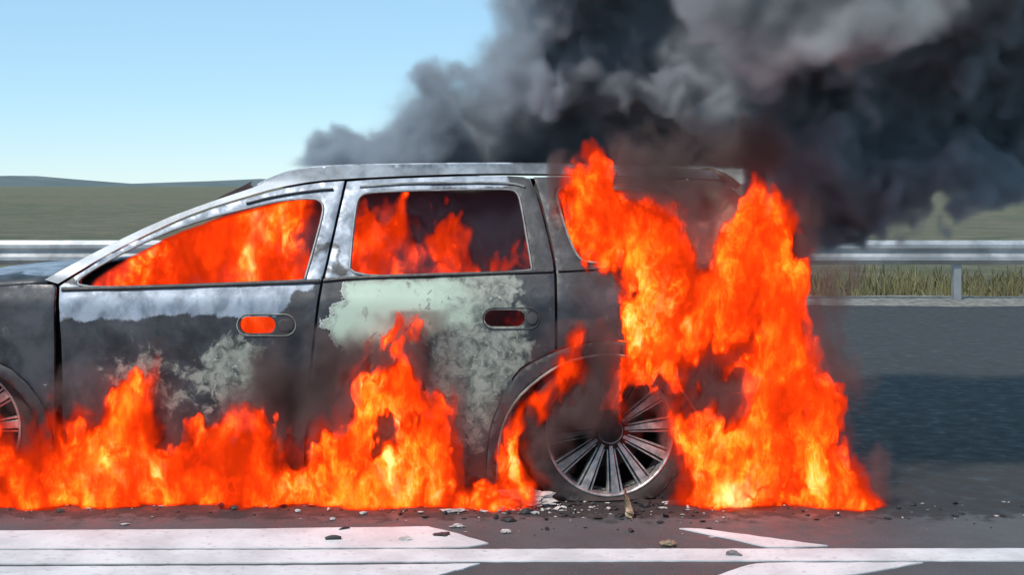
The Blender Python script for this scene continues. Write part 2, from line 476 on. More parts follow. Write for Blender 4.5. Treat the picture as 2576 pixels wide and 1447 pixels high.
def burn(px, py):
    gauss = lambda x, y, a, b: np.exp(-(((px - x) / a) ** 2 + ((py - y) / b) ** 2))
    s = np.clip(sdf(MINT, px, py) / 24, -1, 1) * .5 + .5
    g = 1.22 - np.clip(px - 965, 0, 1e9) / 330 - np.clip(py - 805, 0, 1e9) / 120
    mint = np.clip(np.minimum(s, g), 0, 1)
    ash = np.clip(sdf(ASH_F, px, py) / 22 * .5 + .5, 0, 1) * .78
    up = sstep(704, 694, py)
    ash = np.maximum(ash, up * np.where(px < 1000, .74, np.clip(.74 - (px - 1000) / 500, .18, 1)))
    ash = np.where((px > 640) & (px < 860) & (py > 610) & (py < 695), ash - .26, ash)
    top = sstep(480, 470, py) * sstep(1360, 1250, px)
    ash = np.maximum(ash, top * .62)
    faded = np.clip(1.0 * gauss(1180, 870, 170, 210) + .5 * gauss(1200, 740, 100, 60) + .7 * gauss(960, 880, 130, 60) + 1.0 * gauss(600, 950, 85, 120) + .6 * gauss(360, 960, 150, 130) + .45 * gauss(1130, 1050, 110, 90), 0, 1)
    faded = faded - .5 * gauss(980, 1000, 90, 90)
    tan = np.clip(.85 * sstep(1640, 1740, px) * sstep(700, 640, py) + .75 * gauss(1850, 860, 170, 110) + .42 * gauss(1400, 560, 40, 140), 0, 1)  # the lower-quarter term paints in the fire's light on that panel
    return dict(rim=sstep(892, 858, px), mint=mint, ash=ash, faded=np.clip(faded, -1, 1), tan=tan)

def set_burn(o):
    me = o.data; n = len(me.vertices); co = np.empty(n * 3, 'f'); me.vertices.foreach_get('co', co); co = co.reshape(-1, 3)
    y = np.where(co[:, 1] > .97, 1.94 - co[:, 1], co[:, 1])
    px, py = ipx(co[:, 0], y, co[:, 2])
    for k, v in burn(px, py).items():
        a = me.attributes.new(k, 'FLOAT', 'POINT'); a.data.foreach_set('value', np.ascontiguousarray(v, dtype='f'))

def panel(name, outline, holes=(), parent=None, mat=None, thick=.028, step=.028, off=0.0, smooth_n=1, yfn=None, bev=.005, wobble=.0):
    """sheet-metal panel: outline and holes measured in the picture, laid on the flank's curved surface, with thickness"""
    conv = lambda pts: resample(chaikin([S(*p, off) for p in pts], smooth_n), step)
    loops = [conv(outline)] + [conv(h) for h in holes]
    pts = [p for l in loops for p in l]; edges = []; k = 0
    for l in loops:
        n = len(l); edges += [(k + i, k + (i + 1) % n) for i in range(n)]; k += n
    xs = [p[0] for p in loops[0]]; zs = [p[1] for p in loops[0]]
    gx, gz = np.meshgrid(np.arange(min(xs), max(xs), step * 1.05), np.arange(min(zs), max(zs), step * 1.05))
    gx = gx + (np.arange(gx.shape[0])[:, None] % 2) * step * .5
    d = sdf(loops[0], gx, gz)
    for l in loops[1:]: d = np.minimum(d, -sdf(l, gx, gz))
    ok = d > step * .55
    pts += list(zip(gx[ok].tolist(), gz[ok].tolist()))
    r = delaunay_2d_cdt([Vector(p) for p in pts], edges, [], 0, 1e-6)
    vv = np.array([(v[0], v[1]) for v in r[0]]); ff = np.array([f for f in r[2] if len(f) == 3])
    c = vv[ff].mean(axis=1)
    keep = inside(loops[0], c[:, 0], c[:, 1])
    for l in loops[1:]: keep &= ~inside(l, c[:, 0], c[:, 1])
    ff = ff[keep]
    yy = (yfn or side_y)(vv[:, 0], vv[:, 1]) + off
    if wobble:
        rr = np.random.RandomState(len(pts)); 
        yy = yy + wobble * (np.sin(vv[:, 0] * 9 + 1.3) * np.sin(vv[:, 1] * 11 + .4) + .5 * np.sin(vv[:, 0] * 23) * np.cos(vv[:, 1] * 19))
    n = len(vv)
    V = [(a[0], y, a[1]) for a, y in zip(vv, yy)] + [(a[0], y + thick, a[1]) for a, y in zip(vv, yy)]
    # face orientation: front towards the viewer (-Y)
    F = []; cnt = {}
    for a, b, c_ in ff.tolist():
        ar = (vv[b][0] - vv[a][0]) * (vv[c_][1] - vv[a][1]) - (vv[b][1] - vv[a][1]) * (vv[c_][0] - vv[a][0])
        t = (a, b, c_) if ar > 0 else (a, c_, b)
        F.append(t); F.append((t[2] + n, t[1] + n, t[0] + n))
        for i in range(3):
            e = (t[i], t[(i + 1) % 3]); cnt[e] = cnt.get(e, 0) + 1
    for (a, b) in cnt:
        if (b, a) not in cnt: F.append((b, a, a + n, b + n))
    o = mesh_obj(name, V, F, mat or M_BODY, parent)
    me = o.data; bm = bmesh.new(); bm.from_mesh(me)
    loose = [v for v in bm.verts if not v.link_faces]
    bmesh.ops.delete(bm, geom=loose, context='VERTS'); bm.to_mesh(me); bm.free()
    if (mat or M_BODY) == M_BODY: set_burn(o)
    if bev: bevel(o, bev, 2, 50)
    else: o.data.set_sharp_from_angle(angle=R(45))
    return o

def flank_line(pts, off=0.0, n=1, closed=False, step=.03):
    q = [S(*p) for p in pts]
    q = chaikin(q, n, closed)
    return [(x, float(side_y(np.float64(x), np.float64(z))) + off, z) for x, z in q]

def mirrored(o, parent):
    """the same panel on the far flank"""
    c = copy_tree(o, parent); c.scale = (1, -1, 1); c.location = (0, 1.94, 0); return c

car = empty('burning_car', (0, .97, 0))
tag(car, 'large pale green sport utility car burnt out and in flames, its windows gone', 'car')
car_inv = Matrix.Translation((0, -.97, 0))
def own(o):
    o.parent = car; o.matrix_parent_inverse = car_inv; return o

FW = [(190, 712), (240, 676), (330, 626), (450, 573), (560, 540), (640, 520), (720, 504), (785, 500), (806, 508), (811, 526), (806, 552), (788, 620), (764, 703), (764, 704), (616, 712), (400, 719), (230, 722)]
FD = [(165, 1192), (165, 1192), (158, 900), (150, 720), (150, 720), (270, 645), (400, 580), (500, 537), (616, 501), (700, 477), (790, 461), (866, 455), (866, 455),
      (840, 570), (812, 692), (803, 722), (786, 850), (768, 1050), (764, 1192), (764, 1192), (500, 1192)]
def stadium(x0, x1, y0, y1, n=8):
    r = (y1 - y0) / 2; cy_ = (y0 + y1) / 2; p = []
    for k in range(n + 1):
        a = math.pi / 2 + math.pi * k / n; p.append((x0 + r + r * math.cos(a), cy_ - r * math.sin(a)))
    for k in range(n + 1):
        a = -math.pi / 2 + math.pi * k / n; p.append((x1 - r + r * math.cos(a), cy_ - r * math.sin(a)))
    return p
H1 = stadium(602, 693, 797, 840); H1o = stadium(596, 744, 791, 845)
front_door = own(panel('front_door', FD, [FW, H1], wobble=.0018))
RW = [(881, 695), (885, 640), (893, 560), (900, 510), (908, 494), (928, 486), (1000, 482), (1180, 478), (1278, 477), (1297, 484), (1306, 506), (1320, 590), (1334, 670), (1334, 681), (1100, 688)]
RD = [(873, 457), (873, 457), (960, 450), (1200, 443), (1310, 443), (1334, 452), (1350, 490), (1378, 600), (1393, 672), (1395, 780), (1395, 878), (1395, 881), (1330, 912), (1300, 932), (1268, 985),
      (1241, 1045), (1228, 1090), (1222, 1150), (1219, 1192), (1219, 1192), (1000, 1192), (772, 1192), (772, 1192), (775, 1050), (793, 850), (810, 722), (819, 692), (847, 570)]
H2 = stadium(1218, 1320, 780, 823); H2o = stadium(1214, 1357, 775, 828)
rear_door = own(panel('rear_door', RD, [RW, H2], wobble=.0022))
AI = [(1250, 1218), (1252, 1150), (1257, 1100), (1270, 1055), (1298, 1005), (1345, 960), (1400, 922), (1450, 902), (1530, 890), (1600, 900), (1660, 930), (1715, 980), (1755, 1045), (1775, 1110), (1780, 1175)]
AO = [(1223, 1218), (1226, 1150), (1232, 1090), (1246, 1045), (1272, 987), (1304, 936), (1333, 917), (1395, 886), (1450, 868), (1530, 858), (1605, 866), (1680, 900), (1745, 960), (1790, 1035), (1812, 1110), (1815, 1178)]
QW = [(1402, 490), (1406, 512), (1420, 560), (1435, 604), (1453, 643), (1474, 659), (1550, 661), (1640, 655), (1690, 630), (1712, 590), (1705, 520), (1690, 480), (1660, 468), (1500, 466), (1415, 468)]
QP = [(1342, 446), (1342, 446), (1440, 444), (1700, 451), (1812, 456), (1812, 456), (1845, 477), (1884, 514), (1928, 588), (1957, 672), (1978, 720), (2004, 770), (2012, 860), (2014, 985), (2014, 985), (1768, 985), (1768, 985),
      (1746, 955), (1681, 896), (1605, 862), (1530, 853), (1450, 863), (1402, 879), (1402, 879), (1402, 780), (1400, 672), (1386, 600), (1358, 490)]
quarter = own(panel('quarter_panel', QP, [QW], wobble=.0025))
arch = own(panel('wheel_arch_trim', AO + AI[::-1], mat=M_CLAD, off=-.012, thick=.035, step=.02, smooth_n=1))
rocker = own(panel('rocker_panel', [(166, 1197), (166, 1197), (1216, 1197), (1216, 1197), (1218, 1221), (1218, 1221), (170, 1221), (170, 1221)], mat=M_CLAD, thick=.06, bev=.008))
bumper = own(panel('rear_bumper', [(1772, 991), (1772, 991), (2016, 991), (2016, 991), (2032, 1060), (2026, 1140), (1990, 1182), (1822, 1187), (1820, 1110), (1797, 1037)], mat=M_CLAD, off=-.008, thick=.04))
fender = own(panel('front_fender', [(145, 1192), (145, 1192), (142, 730), (128, 712), (-100, 728), (-350, 752), (-500, 800), (-560, 880), (-565, 1130), (-565, 1130), (-400, 1150), (-362, 1150), (-362, 1150),
                                    (-355, 1060), (-310, 975), (-235, 910), (-113, 883), (10, 910), (88, 978), (130, 1060), (140, 1130)], wobble=.002))
arch_f = own(panel('wheel_arch_trim', [(138, 1190), (128, 1060), (85, 980), (8, 914), (-113, 887), (-233, 914), (-306, 977), (-352, 1060), (-360, 1148), (-360, 1148), (-335, 1148), (-335, 1148), (-325, 1070), (-285, 998), (-215, 940), (-113, 915),
                                       (-5, 940), (62, 1000), (102, 1070), (112, 1190)], mat=M_CLAD, off=-.012, thick=.035, step=.022))
RAILU = [(112, 704), (250, 628), (400, 556), (520, 511), (616, 479), (642, 470), (690, 446), (740, 428), (800, 419), (950, 414), (1200, 411.5), (1440, 412.5), (1700, 421), (1795, 430)]
RAILL = [(1812, 451), (1700, 446), (1440, 438), (1200, 436), (1000, 443), (880, 449), (790, 455), (700, 471), (616, 495), (500, 531), (400, 574), (270, 639), (146, 714)]
rail = own(panel('roof_rail', RAILU[:1] + RAILU + RAILU[-1:] + RAILL[:1] + RAILL + RAILL[-1:], mat=M_RAIL, thick=.04, step=.016, off=-.004, bev=0))

# dark lip along the sill of the windows, pale rubber-ash seals round the openings, handle bezels
def sub(o, parent):
    o.parent = parent; return o
def strip(name, line, w, mat, parent, off=-.01):
    """flat moulding following a line on the flank; w = half height in metres"""
    V = []; F = []
    pts = flank_line(line, off, 1)
    for (x, y, z) in pts: V += [(x, y, z + w), (x, y - .004, z), (x, y, z - w), (x, y + .02, z - w), (x, y + .02, z + w)]
    for i in range(len(pts) - 1):
        for k in range(5):
            F.append((i * 5 + k, (i + 1) * 5 + k, (i + 1) * 5 + (k + 1) % 5, i * 5 + (k + 1) % 5))
    F += [tuple(range(5)), tuple((len(pts) - 1) * 5 + k for k in (4, 3, 2, 1, 0))]
    return mesh_obj(name, V, F, mat, parent, smooth=False)
strip('belt_moulding', [(156, 728), (400, 722), (616, 714), (804, 707)], .010, M_DARKTRIM, front_door)
strip('belt_moulding', [(814, 706), (880, 699), (1100, 692), (1390, 682)], .008, M_DARKTRIM, rear_door)
strip('belt_moulding', [(1404, 681), (1560, 673), (1700, 668)], .006, M_DARKTRIM, quarter)
def seal(poly, parent, r=.0055, off=-.004, mat=M_SEAL, scale=1.0):
    c = np.mean(np.array(poly), axis=0)
    pts = [tuple(c + (np.array(p) - c) * scale) for p in poly]
    return tube('window_seal', flank_line(pts, off, 2, True), r, mat, parent, closed=True, n=6)
seal(FW, front_door, scale=1.012); seal(RW, rear_door, scale=1.015); seal(QW, quarter, r=.006, scale=1.02, mat=M_LIP)
for Ho, H, d in ((H1o, H1, front_door), (H2o, H2, rear_door)):
    tube('handle_bezel', flank_line(Ho, -.003, 0, True), .0028, M_LIP if d is front_door else M_CLAD, d, closed=True, n=6)
    xr = max(p[0] for p in H); xo = max(p[0] for p in Ho); y0, y1 = min(p[1] for p in H), max(p[1] for p in H)
    sub(panel('handle_cup', stadium(xr + 4, xo - 5, y0 + 6, y1 - 6), mat=M_CLAD, thick=.012, step=.015, off=-.008, smooth_n=1, bev=.003), d)
# drip mouldings above the rear door glass
tube('drip_moulding', flank_line([(905, 470), (1000, 462), (1180, 459), (1290, 461), (1320, 470)], -.006, 2), .0065, M_SEAL, rear_door, n=6)
tube('drip_moulding', flank_line([(620, 512), (700, 492), (800, 478), (838, 476)], -.006, 2), .006, M_DARKTRIM, front_door, n=6)
# sill of the arch: pale burnt lip
sub(tube('arch_lip', flank_line(AI, -.014, 1), .007, M_LIP, None, n=6), arch)

near_side = [front_door, rear_door, quarter, arch, rocker, bumper, fender, arch_f, rail]
for o in near_side:
    c = mirrored(o, None); c.parent = car; c.matrix_parent_inverse = car_inv

# roof skin, hood, tailgate
def loft_across(name, line, mat, rise, n=14, thick=.02, off=0.0, burnt=True):
    """surface spanning both flanks along a line on the near one"""
    pts = flank_line(line, off, 1); V = []; F = []; m = len(pts)
    for (x, y, z) in pts:
        for k in range(n + 1):
            t = k / n; V.append((x, y + (1.94 - 2 * y) * t, z + rise * (1 - (2 * t - 1) ** 4)))
    for i in range(m - 1):
        for k in range(n): F.append((i * (n + 1) + k, (i + 1) * (n + 1) + k, (i + 1) * (n + 1) + k + 1, i * (n + 1) + k + 1))
    o = own(mesh_obj(name, V, F, mat)); s = o.modifiers.new('thick', 'SOLIDIFY'); s.thickness = thick; s.offset = 0
    if mat == M_BODY: set_burn(o)
    return o
loft_across('roof', [(642, 470), (690, 447), (740, 430), (800, 421), (950, 416), (1200, 413.5), (1440, 414.5), (1700, 423), (1800, 434)], M_BODY, .003)
loft_across('hood', [(118, 712), (-50, 722), (-250, 742), (-430, 782), (-520, 830)], M_BODY, .05)
loft_across('tailgate', [(1970, 700), (1996, 760), (2008, 850), (2012, 980)], M_BODY, .0)
loft_across('rear_bumper_beam', [(2018, 1000), (2032, 1060), (2026, 1140), (1990, 1180)], M_CLAD, .0)
loft_across('rear_spoiler', [(1795, 432), (1830, 446), (1858, 470)], M_BODY, .01, thick=.03)
# ragged remnant of the windscreen standing at the screen header
wr = [(520, 514), (560, 492), (598, 474), (616, 465), (626, 459), (633, 456), (634, 459), (630, 463), (636, 470), (646, 474), (612, 486), (570, 502)]
V = [P(a, b, .62) for a, b in wr] + [P(a, b, .632) for a, b in wr]; n_ = len(wr)
own(mesh_obj('windscreen_remnant', V, [tuple(range(n_)), tuple(range(2 * n_ - 1, n_ - 1, -1))] + [(i, i + n_, (i + 1) % n_ + n_, (i + 1) % n_) for i in range(n_)], M_CLAD, smooth=False))

def box_bm(bm, x0, x1, y0, y1, z0, z1):
    v = [bm.verts.new((x, y, z)) for x in (x0, x1) for y in (y0, y1) for z in (z0, z1)]
    for f in ((0, 1, 3, 2), (4, 6, 7, 5), (0, 4, 5, 1), (2, 3, 7, 6), (0, 2, 6, 4), (1, 5, 7, 3)): bm.faces.new([v[i] for i in f])
def box(name, parent, mat, *b, bev=.02):
    bm = bmesh.new(); box_bm(bm, *b); o = bm_obj(name, bm, mat, parent); bevel(o, bev, 3); return o
own(box('floor_pan', None, M_CHAR, -2.1, -.06, .13, 1.81, .10, .30))
own(box('rear_floor', None, M_CHAR, .0, 1.30, .50, 1.44, .22, .62))
own(box('bulkhead', None, M_CHAR, -2.22, -2.05, .16, 1.78, .30, .93))
own(box('dashboard', None, M_CHAR, -2.05, -1.75, .16, 1.78, .72, .98, bev=.06))
def seat(x, y0, y1):
    s = own(empty('seat', (0, 0, 0)))
    box('cushion', s, M_CHAR, x - .28, x + .28, y0, y1, .42, .56, bev=.05)
    V = []; 
    bm = bmesh.new(); box_bm(bm, -.06, .06, y0, y1, 0, .62)
    o = bm_obj('backrest', bm, M_CHAR, s); o.location = (x + .27, 0, .52); o.rotation_euler = (0, R(14), 0); bevel(o, .05, 3)
    bm = bmesh.new(); box_bm(bm, -.04, .04, (y0 + y1) / 2 - .13, (y0 + y1) / 2 + .13, 0, .16)
    h = bm_obj('headrest', bm, M_CHAR, s); h.location = (x + .43, 0, 1.16); h.rotation_euler = (0, R(12), 0); bevel(h, .035, 3)
for x, y0, y1 in ((-1.30, .30, .82), (-1.30, 1.12, 1.64), (-.42, .30, .82), (-.42, 1.12, 1.64)): seat(x, y0, y1)
# pillars behind the doors
own(panel('centre_pillar', [(835, 452), (905, 452), (870, 700), (858, 1190), (735, 1190), (778, 700)], mat=M_CHAR, off=.045, thick=.03, bev=.004, step=.05))
own(panel('rear_pillar', [(1330, 450), (1402, 450), (1440, 660), (1440, 870), (1360, 890), (1345, 690)], mat=M_CHAR, off=.045, thick=.03, bev=.004, step=.05))

# wheel wells
def liner(cx):
    V = []; F = []; n = 20
    for k in range(n + 1):
        a = R(-20) + R(220) * k / n
        for y in (.06, .5): V.append((cx + .475 * math.cos(a), y, .27 + .465 * math.sin(a)))
    for k in range(n): F.append((2 * k, 2 * k + 1, 2 * k + 3, 2 * k + 2))
    V += [(cx, .5, .27)]; c = len(V) - 1
    for k in range(n): F.append((2 * k + 1, c, 2 * k + 3))
    o = own(mesh_obj('wheel_well', V, F, M_CHAR)); s = o.modifiers.new('t', 'SOLIDIFY'); s.thickness = .008
    return o

# wheel: flattened burnt tyre on a twelve-spoke alloy rim
WX, WZ = P(1532, 1083, .06)[0], P(1532, 1083, .06)[2]
WK = 1.075
def build_wheel():
    w = empty('wheel', (WX, .06, WZ))
    rs = np.random.RandomState(3)
    prof = [(.283, .03), (.286, -.022), (.300, -.034), (.322, -.040), (.350, -.036), (.374, -.022), (.388, .004), (.394, .04), (.395, .14), (.388, .20), (.36, .225), (.29, .215), (.283, .16)]
    prof = [(r_ * WK, y_) for r_, y_ in prof]; V, F = lathe_verts(prof, 140, 0, 0)
    V = np.array(V); m = len(prof)
    ang = np.repeat(np.arange(140), m); a = ang / 140 * 2 * np.pi; r = np.hypot(V[:, 0], V[:, 2])
    lump = sum(np.sin(a * k + rs.rand() * 6) * (.9 / k ** .5) for k in (3, 5, 8, 13, 21, 34, 47)) * .0085
    wgt = np.clip((r - .30) / .09, 0, 1)
    r2 = r + lump * wgt + rs.randn(len(r)) * .0016 * wgt
    V[:, 0] *= r2 / r; V[:, 2] *= r2 / r; V[:, 1] += rs.randn(len(r)) * .0018 * wgt
    gz = -WZ + .006
    below = np.clip(gz - V[:, 2], 0, 1)
    V[:, 2] = np.maximum(V[:, 2], gz + (V[:, 2] - gz) * .03)
    V[:, 1] += np.where(V[:, 1] < .09, -1, 1) * below * .5
    V[:, 0] += np.sign(V[:, 0]) * below * .35
    mesh_obj('tyre', V, F, M_TYRE, w)
    V, F = lathe_verts([(.292, -.018), (.291, -.030), (.284, -.031), (.278, -.024), (.272, .0), (.262, .06), (.258, .16), (.27, .2)], 96, 0, 0)
    mesh_obj('rim', V, F, M_SPOKE, w)
    V, F = lathe_verts([(.270, .01), (.258, .10), (.255, .19), (.12, .205), (.0005, .205)], 72, 0, 0)
    mesh_obj('barrel', V, F, M_RIM, w)
    V, F = lathe_verts([(.0005, .085), (.175, .085), (.178, .09), (.178, .11), (.0005, .11)], 64, 0, 0)
    mesh_obj('brake_disc', V, F, M_RUST, w)
    V, F = lathe_verts([(.0005, -.022), (.046, -.022), (.050, -.019), (.0535, -.024), (.0575, -.024), (.060, -.016), (.075, .0), (.098, .006), (.10, .05), (.0005, .05)], 64, 0, 0)
    mesh_obj('hub', V, F, M_RIM, w)
    ring = [(.0555 * math.cos(k * math.pi / 24), -.0245, .0555 * math.sin(k * math.pi / 24)) for k in range(48)]
    tube('cap_ring', ring, .0026, M_SPOKE, w, closed=True, n=6)
    def prism(bm, sec):
        """sections: (r, half width, front y, back y, centre offset)"""
        prev = None
        for r_, hw, yf, yb, off in sec:
            q = [bm.verts.new((r_, yf, off - hw)), bm.verts.new((r_, yf, off + hw)), bm.verts.new((r_, yb, off + hw * 1.25)), bm.verts.new((r_, yb, off - hw * 1.25))]
            if prev:
                for i in range(4): bm.faces.new((prev[i], q[i], q[(i + 1) % 4], prev[(i + 1) % 4]))
            else: bm.faces.new(q[::-1])
            prev = q
        bm.faces.new(prev)
    bm = bmesh.new(); prism(bm, [(.062, .0075, -.006, .03, 0), (.14, .0105, -.012, .03, 0), (.282, .0185, -.024, .025, 0)]); proto = bm_obj('spoke', bm, M_SPOKE, w, smooth=False); bevel(proto, .0015, 2, 30)
    bm = bmesh.new(); prism(bm, [(.075, .0025, .004, .03, .0145), (.279, .004, -.012, .02, .0315)]); prism(bm, [(.075, .0025, .004, .03, -.0145), (.279, .004, -.012, .02, -.0315)])
    rib = bm_obj('spoke_rib', bm, M_SPOKE, w, smooth=False)
    for k in range(12):
        for src in (proto, rib):
            o = src if k == 0 else src.copy()
            if k: COL.objects.link(o); o.parent = w
            o.rotation_euler = (0, R(-5 + 30 * k), 0)
    nut = None
    for k in range(5):
        if nut is None:
            V, F = lathe_verts([(.0005, -.004), (.009, -.004), (.011, .0), (.011, .02)], 6, 0, 0); nut = mesh_obj('lug_nut', V, F, M_RUST, w, smooth=False); o = nut
        else: o = nut.copy(); COL.objects.link(o); o.parent = w
        a = R(20 + 72 * k); o.location = (.082 * math.cos(a), .0, .082 * math.sin(a))
    # worn raised mark on the cap
    mk = [[(-.020, -.007), (-.012, .0), (-.020, .007)], [(-.014, .007), (-.006, -.006), (.0, -.007)], [(-.002, .006), (.010, .007), (.002, -.004), (.014, -.005)]]
    bm = bmesh.new()
    for ln in mk:
        for (x0, z0), (x1, z1) in zip(ln[:-1], ln[1:]):
            d = Vector((x1 - x0, z1 - z0)).normalized(); nn = Vector((-d.y, d.x)) * .0012
            v = [bm.verts.new((x0 + nn.x, -.0235, z0 + nn.y)), bm.verts.new((x1 + nn.x, -.0235, z1 + nn.y)), bm.verts.new((x1 - nn.x, -.0235, z1 - nn.y)), bm.verts.new((x0 - nn.x, -.0235, z0 - nn.y))]
            bm.faces.new(v)
    bm_obj('cap_emblem', bm, M_RUST, w, smooth=False)
    for ch in w.children:
        if not ch.name.startswith('tyre'):
            ch.scale = (WK, 1, WK); ch.location.x *= WK; ch.location.z *= WK
    return w
wheel = own(build_wheel()); wheel.rotation_euler = (R(-2), 0, R(7))
FRONT_DX = P(-113, 1083, .06)[0] - WX
wf = own(copy_tree(wheel)); wf.location.x += FRONT_DX
for src in (wheel, wf):
    far = own(copy_tree(src)); far.scale = (1, -1, 1); far.location.y = 1.88
liner(WX); liner(WX + FRONT_DX)
# tread peeled away from the rear tyre
fl = [(1640, 1264), (1672, 1228), (1698, 1192), (1716, 1182), (1748, 1189), (1762, 1204), (1746, 1226), (1712, 1250), (1688, 1266)]
fl = chaikin(fl, 2)
n_ = len(fl)
V = [P(a, b, .04 + .012 * math.sin(i * 1.7)) for i, (a, b) in enumerate(fl)] + [(P(a, b, .04)[0], .24, P(a, b, .04)[2]) for a, b in fl]
bm = bmesh.new(); vv = [bm.verts.new(v) for v in V]
bm.faces.new(vv[:n_]); bm.faces.new(vv[n_:][::-1])
for i in range(n_): bm.faces.new((vv[i], vv[i + n_], vv[(i + 1) % n_ + n_], vv[(i + 1) % n_]))
pt = own(bm_obj('peeled_tread', bm, M_TREAD)); bevel(pt, .01, 2)

# ------------------------------------------------------------------ debris on the road
def lump(name, px, py, w, h, d, mat, seed, z_sink=.15, sub_=2, rot=0.0, flat=.0, rough=.35):
    rs = random.Random(seed)
    bm = bmesh.new(); bmesh.ops.create_icosphere(bm, subdivisions=sub_, radius=.5)
    ph = [rs.uniform(0, 6) for _ in range(6)]
    for v in bm.verts:
        c = v.co
        k = 1 + rough * (math.sin(c.x * 7 + ph[0]) * math.sin(c.y * 6 + ph[1]) + .6 * math.sin(c.z * 11 + ph[2]) * math.sin(c.x * 13 + ph[3])) + rs.uniform(-.12, .12)
        v.co = Vector((c.x * w * k, c.y * d * k, c.z * h * k))
    gx, gy = G(px, py)
    o = bm_obj(name, bm, mat, None, smooth=False)
    zmin = min(v.co.z for v in o.data.vertices)
    o.location = (gx, gy, -zmin * (1 - z_sink)); o.rotation_euler = (0, 0, rot)
    return o
GRP = 'burnt debris on the road'
tag(lump('ash_clump', 1322, 1268, .20, .06, .11, M_ASH, 1, sub_=4, rough=.55), 'pale grey ash clump on the asphalt just left of the wheel', 'debris', GRP)
tag(lump('molten_plastic', 1355, 1274, .14, .022, .07, M_ASH, 12, sub_=3, rough=.6), 'flat pale drip of molten plastic right of the ash clump', 'debris', GRP)
tag(lump('ash_flake', 1140, 1289, .11, .014, .05, M_ASH, 2, sub_=3), 'thin grey ash flake left of the wheel beyond the white paint', 'debris', GRP)
tag(lump('ash_flake', 1262, 1283, .05, .014, .06, M_ASH, 3, sub_=3), 'small pale flake below the fire at the wheel arch', 'debris', GRP)
tag(lump('ash_flake', 1150, 1327, .06, .012, .05, M_ASH, 4, sub_=3), 'grey flake near the slanted end of the upper white band', 'debris', GRP)
tag(lump('ash_flake', 1272, 1341, .045, .012, .05, M_ASH, 5, sub_=3), 'lone grey flake on dark asphalt right of the white band', 'debris', GRP)
tag(lump('brown_fragment', 1681, 1375, .075, .022, .06, M_TAN, 6, sub_=3), 'brown crumpled fragment just above the long white line', 'debris', GRP)
tag(lump('stone', 1843, 1398, .062, .016, .06, M_GREYBIT, 7, sub_=3), 'grey stone lying on the long white line at right', 'debris', GRP)
tag(lump('ash_flake', 1020, 1360, .05, .015, .05, M_ASH, 8, sub_=3), 'white flake on the upper white band right of the black bar', 'debris', GRP)
tag(lump('black_fragment', 1110, 1349, .08, .012, .06, M_BLACKBIT, 9, sub_=3), 'flat black fragment at the slanted end of the white band', 'debris', GRP)
def bar(name, px, py, L, r, mat, rot, seed):
    rs = random.Random(seed); gx, gy = G(px, py)
    c, s = math.cos(rot), math.sin(rot)
    pts = [(gx + c * L * (t - .5), gy + s * L * (t - .5), r * .9 + .006 * math.sin(t * 3)) for t in [i / 7 for i in range(8)]]
    return tube(name, pts, lambda t: r * (.85 + .25 * math.sin(t * 3.1)), mat, None, n=9)
tag(bar('black_bar', 838, 1361, .066, .009, M_BLACKBIT, .12, 1), 'short black charred bar lying on the upper white band', 'debris', GRP)
tag(bar('black_sliver', 866, 1335, .05, .005, M_BLACKBIT, .6, 2), 'thin black sliver on the far edge of the upper white band', 'debris', GRP)
# tan shard standing in front of the wheel
sh = chaikin([(1569, 1226), (1572, 1240), (1582, 1262), (1593, 1290), (1594, 1300), (1590, 1306), (1583, 1303), (1570, 1294), (1576, 1290), (1568, 1268)], 1)
gy = G(1585, 1306)[1]; n_ = len(sh)
bm = bmesh.new()
vf = [bm.verts.new(Vector(P(a, b, gy)) + Vector((0, .02 * math.sin(i * .9), 0))) for i, (a, b) in enumerate(sh)]
vb = [bm.verts.new(v.co + Vector((.004, .03, -.002))) for v in vf]
bm.faces.new(vf); bm.faces.new(vb[::-1])
for i in range(n_): bm.faces.new((vf[i], vb[i], vb[(i + 1) % n_], vf[(i + 1) % n_]))
tag(bm_obj('tan_shard', bm, M_TAN, None, smooth=False), 'pointed tan shard standing on the asphalt below the wheel', 'debris', GRP)
# uncountable crumbs
def crumbs(name, n, mat, seed, lo, hi, label, at=None):
    rs = random.Random(seed); bm = bmesh.new()
    for _ in range(n):
        py = 1262 + abs(rs.gauss(0, 1)) * 30 + 2; px = rs.uniform(-200, 2700)
        if rs.random() < .5: px = rs.gauss(1480, 230)
        if at: px, py = rs.gauss(at[0], at[2]), at[1] + rs.gauss(0, at[3])
        if py < 1263: continue
        if py > 1440 or (py > 1322 and px < 1130 and rs.random() < .8): continue
        gx, gy = G(px, py); s = lo + (hi - lo) * rs.random() ** 4
        r = bmesh.ops.create_icosphere(bm, subdivisions=1, radius=s)
        sx, sy_, sz = rs.uniform(.5, 2.2), rs.uniform(.5, 1.7), rs.uniform(.25, .9)
        for v in r['verts']:
            v.co = Vector((v.co.x * sx * rs.uniform(.45, 1.5) + gx, v.co.y * sy_ * rs.uniform(.45, 1.5) + gy, v.co.z * sz + s * sz * .6 + .002))
    return tag(bm_obj(name, bm, mat, None, smooth=False), label, 'debris', kind='stuff')
crumbs('black_crumbs', 260, M_BLACKBIT, 5, .003, .022, 'black burnt crumbs scattered on the asphalt in front of the car')
crumbs('pale_crumbs', 150, M_ASH, 6, .003, .013, 'pale ash crumbs scattered on the asphalt in front of the car')
crumbs('ash_scatter', 130, M_ASH, 8, .003, .016, 'pale ash scattered round the foot of the burnt wheel', at=(1340, 1278, 75, 10))

